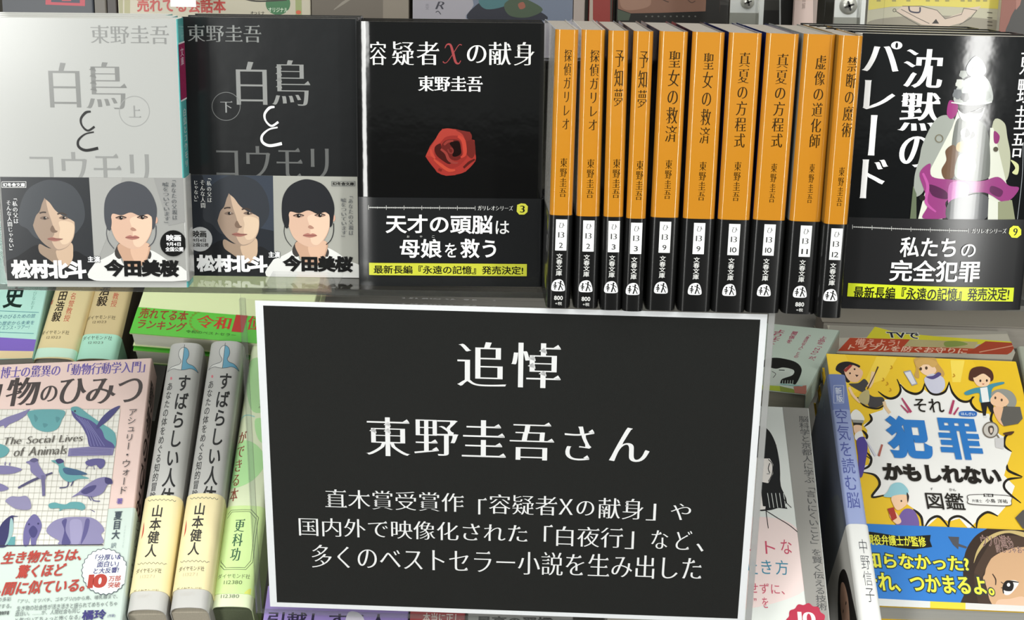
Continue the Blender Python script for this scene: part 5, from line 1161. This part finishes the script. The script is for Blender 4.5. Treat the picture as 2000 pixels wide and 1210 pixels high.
F.text('R', (850, 3, 868, 18), '#33323a', 'min', slant=0.3); F.text('光文', (831, 7, 838, 19), '#5c5a62', 'light', True); F.stroke([(851, 24), (856, 22), (861, 28)], 1.5, '#33323a')
F.blob([(935, -30), (1119, -60), (1120, 30), (1080, 40), (920, 40), (925, 10)], '#5d6472'); F.blob([(930, 10), (960, 2), (1010, 8), (1050, 20), (1062, 40), (920, 40)], '#23242c'); F.blob([(935, 0), (960, -20), (1000, -10), (990, 10), (950, 18)], '#3d5f62'); F.blob([(985, 8), (1010, -5), (1040, 4), (1060, 20), (1030, 34), (995, 30)], '#3a4636'); F.blob([(1012, 8), (1022, 4), (1026, 14), (1016, 18)], '#7a4a3c'); B.done()
B = rear('paperback', 'pinkish grey narrow book, rear tier left of the red spine', 1120, 1142, '#8a7f78', group='rear tier books'); B.done()
B = rear('paperback', 'dull red narrow book with pale edge, rear tier', 1150, 1196, '#742d28', group='rear tier books'); F = B.front; F.poly([(1150, -60), (1158, -60), (1158, 80), (1150, 80)], '#8d8276'); F.poly([(1192, -60), (1196, -60), (1196, 80), (1192, 80)], '#2d3029'); B.done()
B = rear('paperback', 'black cover with faint grey letters along its foot, rear tier', 1204, 1424, '#161411', group='rear tier books'); F = B.front
F.poly([(1206, -60), (1382, -60), (1378, 22), (1290, 25), (1232, 26), (1207, 17)], '#6a4d3f'); F.blob([(1215, -20), (1260, -20), (1270, 10), (1230, 20), (1212, 10)], '#7c5f50'); F.stroke([(1285, -6), (1300, 2), (1306, 4)], 2, '#3a2a24'); F.stroke([(1340, -4), (1350, 5), (1358, 2)], 1.5, '#3a2a24'); F.poly([(1206, 18), (1232, 27), (1228, 40), (1206, 40)], '#3a4236')
for k in range(9): F.ell(1262 + 12 * k, 32, 2, 1.6, '#4d4c48', n=8)
B.done()
B = rear('paperback', 'black cover with a pale line at its edge, rear tier between the two metal brackets', 1490, 1550, '#181715', group='rear tier books', Y=YB + 0.012); F = B.front; F.poly([(1522, -60), (1525, -60), (1525, 80), (1522, 80)], '#a9aaa8'); F.poly([(1490, -60), (1522, -60), (1522, 20), (1490, 20)], '#33322e'); B.done()
B = rear('booklet', 'pale pink booklet standing left of the right metal bracket, rear tier', 1551, 1596, '#b8a49c', 0.006, group='rear tier books'); F = B.front; F.text('図解', (1566, -8, 1574, 18), '#7d6c66', 'goth', True); F.poly([(1588, -60), (1596, -60), (1596, 80), (1588, 80)], '#8d7f78'); B.done()
B = rear('paperback', 'yellow topped cream cover with line drawn hands, rear tier at top right', 1694, 1960, '#a8a48e', group='rear tier books'); F = B.front
F.poly([(1690, -60), (1962, -60), (1962, 18), (1900, 15), (1800, 11), (1740, 13), (1694, 20)], '#c2b554'); F.poly(smooth([(1694, 44), (1740, 34), (1820, 30), (1900, 34), (1962, 44), (1962, 70), (1694, 70)]), '#857f70')  # second shape is shade painted along the foot of the cover
sk = '#b9a899'; F.poly([(1750, 22), (1762, 12), (1790, 12), (1830, 20), (1846, 36), (1880, 24), (1884, 16), (1916, 12), (1904, 24), (1880, 44), (1850, 52), (1800, 48)], sk)
for pts in (((1750, 22), (1775, 38), (1800, 52)), ((1762, 12), (1800, 12), (1830, 20), (1846, 37)), ((1760, 18), (1790, 34), (1815, 46)), ((1846, 37), (1878, 28), (1882, 16), (1908, 20)), ((1908, 20), (1895, 36), (1874, 48))): F.stroke(pts, 1.2, '#4b453e', False)
F.poly([(1820, 46), (1828, 37), (1834, 46)], '#2c2723'); F.ring(1747, 20, 3.5, 1, '#4b453e', n=14); F.stroke([(1775, 12), (1778, 22), (1795, 24), (1797, 14)], 3, '#3a3844')
for k, x in enumerate((1712, 1742, 1770, 1808, 1826, 1846, 1876, 1890, 1906, 1920)): F.poly([(x, -4), (x + 8, -4), (x + 8, 3), (x, 3)], '#8d8650')
for y in (24, 34, 42, 49): F.stroke([(1928, y), (1938, y + 1)], 1.6, '#4d473e', False)
B.done()
B = rear('paperback', 'red brown cover with dark grey shapes, rear tier at the top right corner', 1954, 2030, '#78493d', group='rear tier books', Y=YB - 0.012); F = B.front; F.blob([(1972, 40), (1980, 22), (1990, 8), (2000, -10), (2040, -10), (2040, 70), (1968, 70)], '#34322f'); F.poly([(1985, -60), (2010, -60), (1992, 10), (1984, 20)], '#8a5c50'); B.done()

# bright little card hanging over the cream cover
p = Vector((0, 1.10, 0)); a, c = hit(333, 13, p, Vector((0, -1, 0))), hit(383, 14, p, Vector((0, -1, 0)))
b = MB(); b.box(a.x, c.x, 1.10, 1.1004, a.z, a.z + 0.04, paint('#e6e6e4', 0.5, 'paper'))
tag(b.build('price_card'), 'small white card hanging over the cream cover in the rear tier', 'card')

def bracket(cx, x0, x1, yb, sy, r, label):
    Y = 1.07; p = Vector((0, Y, 0)); n = Vector((0, -1, 0)); k = Y / FPX
    A, Bq, Cq = hit(x0, yb, p, n), hit(x1, yb, p, n), hit(cx, sy, p, n)
    e = bpy.data.objects.new('shelf_bracket', None); COL.objects.link(e); e.location = (A.x, Y, ZB); tag(e, label, 'bracket', 'metal shelf brackets')
    st = paint('#bdbeba', 0.3, 'steel'); w = Bq.x - A.x; zb = A.z - ZB
    b = MB(); b.box(0, w, 0, 0.002, 0.0, zb + 0.07, st); b.box(0, w, -0.0005, 0.0, 0.0, zb + 0.004, paint('#77776f', 0.4, 'steel')); b.box(w - 0.003, w, -0.004, 0.0, 0.0, zb + 0.07, paint('#cfd0cc', 0.25, 'steel')); b.build('plate', e)
    s = MB(); sx, sz = Cq.x - A.x, Cq.z - ZB; R = r * k; N = 24; V = []; Fc = []
    rings = [(1.0, 0.0), (0.95, 0.0012), (0.7, 0.0026), (0.35, 0.0032), (0.0, 0.0034)]
    for rr, hh in rings:
        for i in range(N): a_ = 2 * math.pi * i / N; V.append((sx + R * rr * math.cos(a_), -hh, sz + R * rr * math.sin(a_)))
    for j in range(len(rings) - 1):
        for i in range(N): Fc.append((j * N + i, j * N + (i + 1) % N, (j + 1) * N + (i + 1) % N, (j + 1) * N + i))
    s.add(V, Fc, paint('#a5a49c', 0.28, 'steel'), True)
    dk = paint('#1a1814', 0.5)
    for ang in (0.35, 0.35 + math.pi / 2):
        ca, sa = math.cos(ang), math.sin(ang); L, T_ = R * 0.55, R * 0.13
        q = [(-L, -T_ * 0.6), (-T_, -T_), (T_, -T_), (L, -T_ * 0.6), (L, T_ * 0.6), (T_, T_), (-T_, T_), (-L, T_ * 0.6)]
        P = [(sx + x * ca - y * sa, -0.00375, sz + x * sa + y * ca) for x, y in q]; P2 = [(x, -0.0020, z) for x, _, z in P]
        s.add(P + P2, [tuple(range(8))] + [(i, i + 8, (i + 1) % 8 + 8, (i + 1) % 8) for i in range(8)], dk)
    s.build('screw', e)
    g = MB(); g.box(-0.008, w + 0.012, -0.008, -0.0065, 0.0, zb + 0.07, acrylic('holder_acrylic')); g.build('clear_cover', e)
bracket(1460, 1425, 1489, 36, 4, 13, 'metal bracket with cross head screw, nearer the orange spines')
bracket(1657, 1628, 1686, 45, 11, 17, 'metal bracket with cross head screw, left of the yellow topped cover')
bpy.data.objects.remove(_fo); bpy.data.curves.remove(_fc)
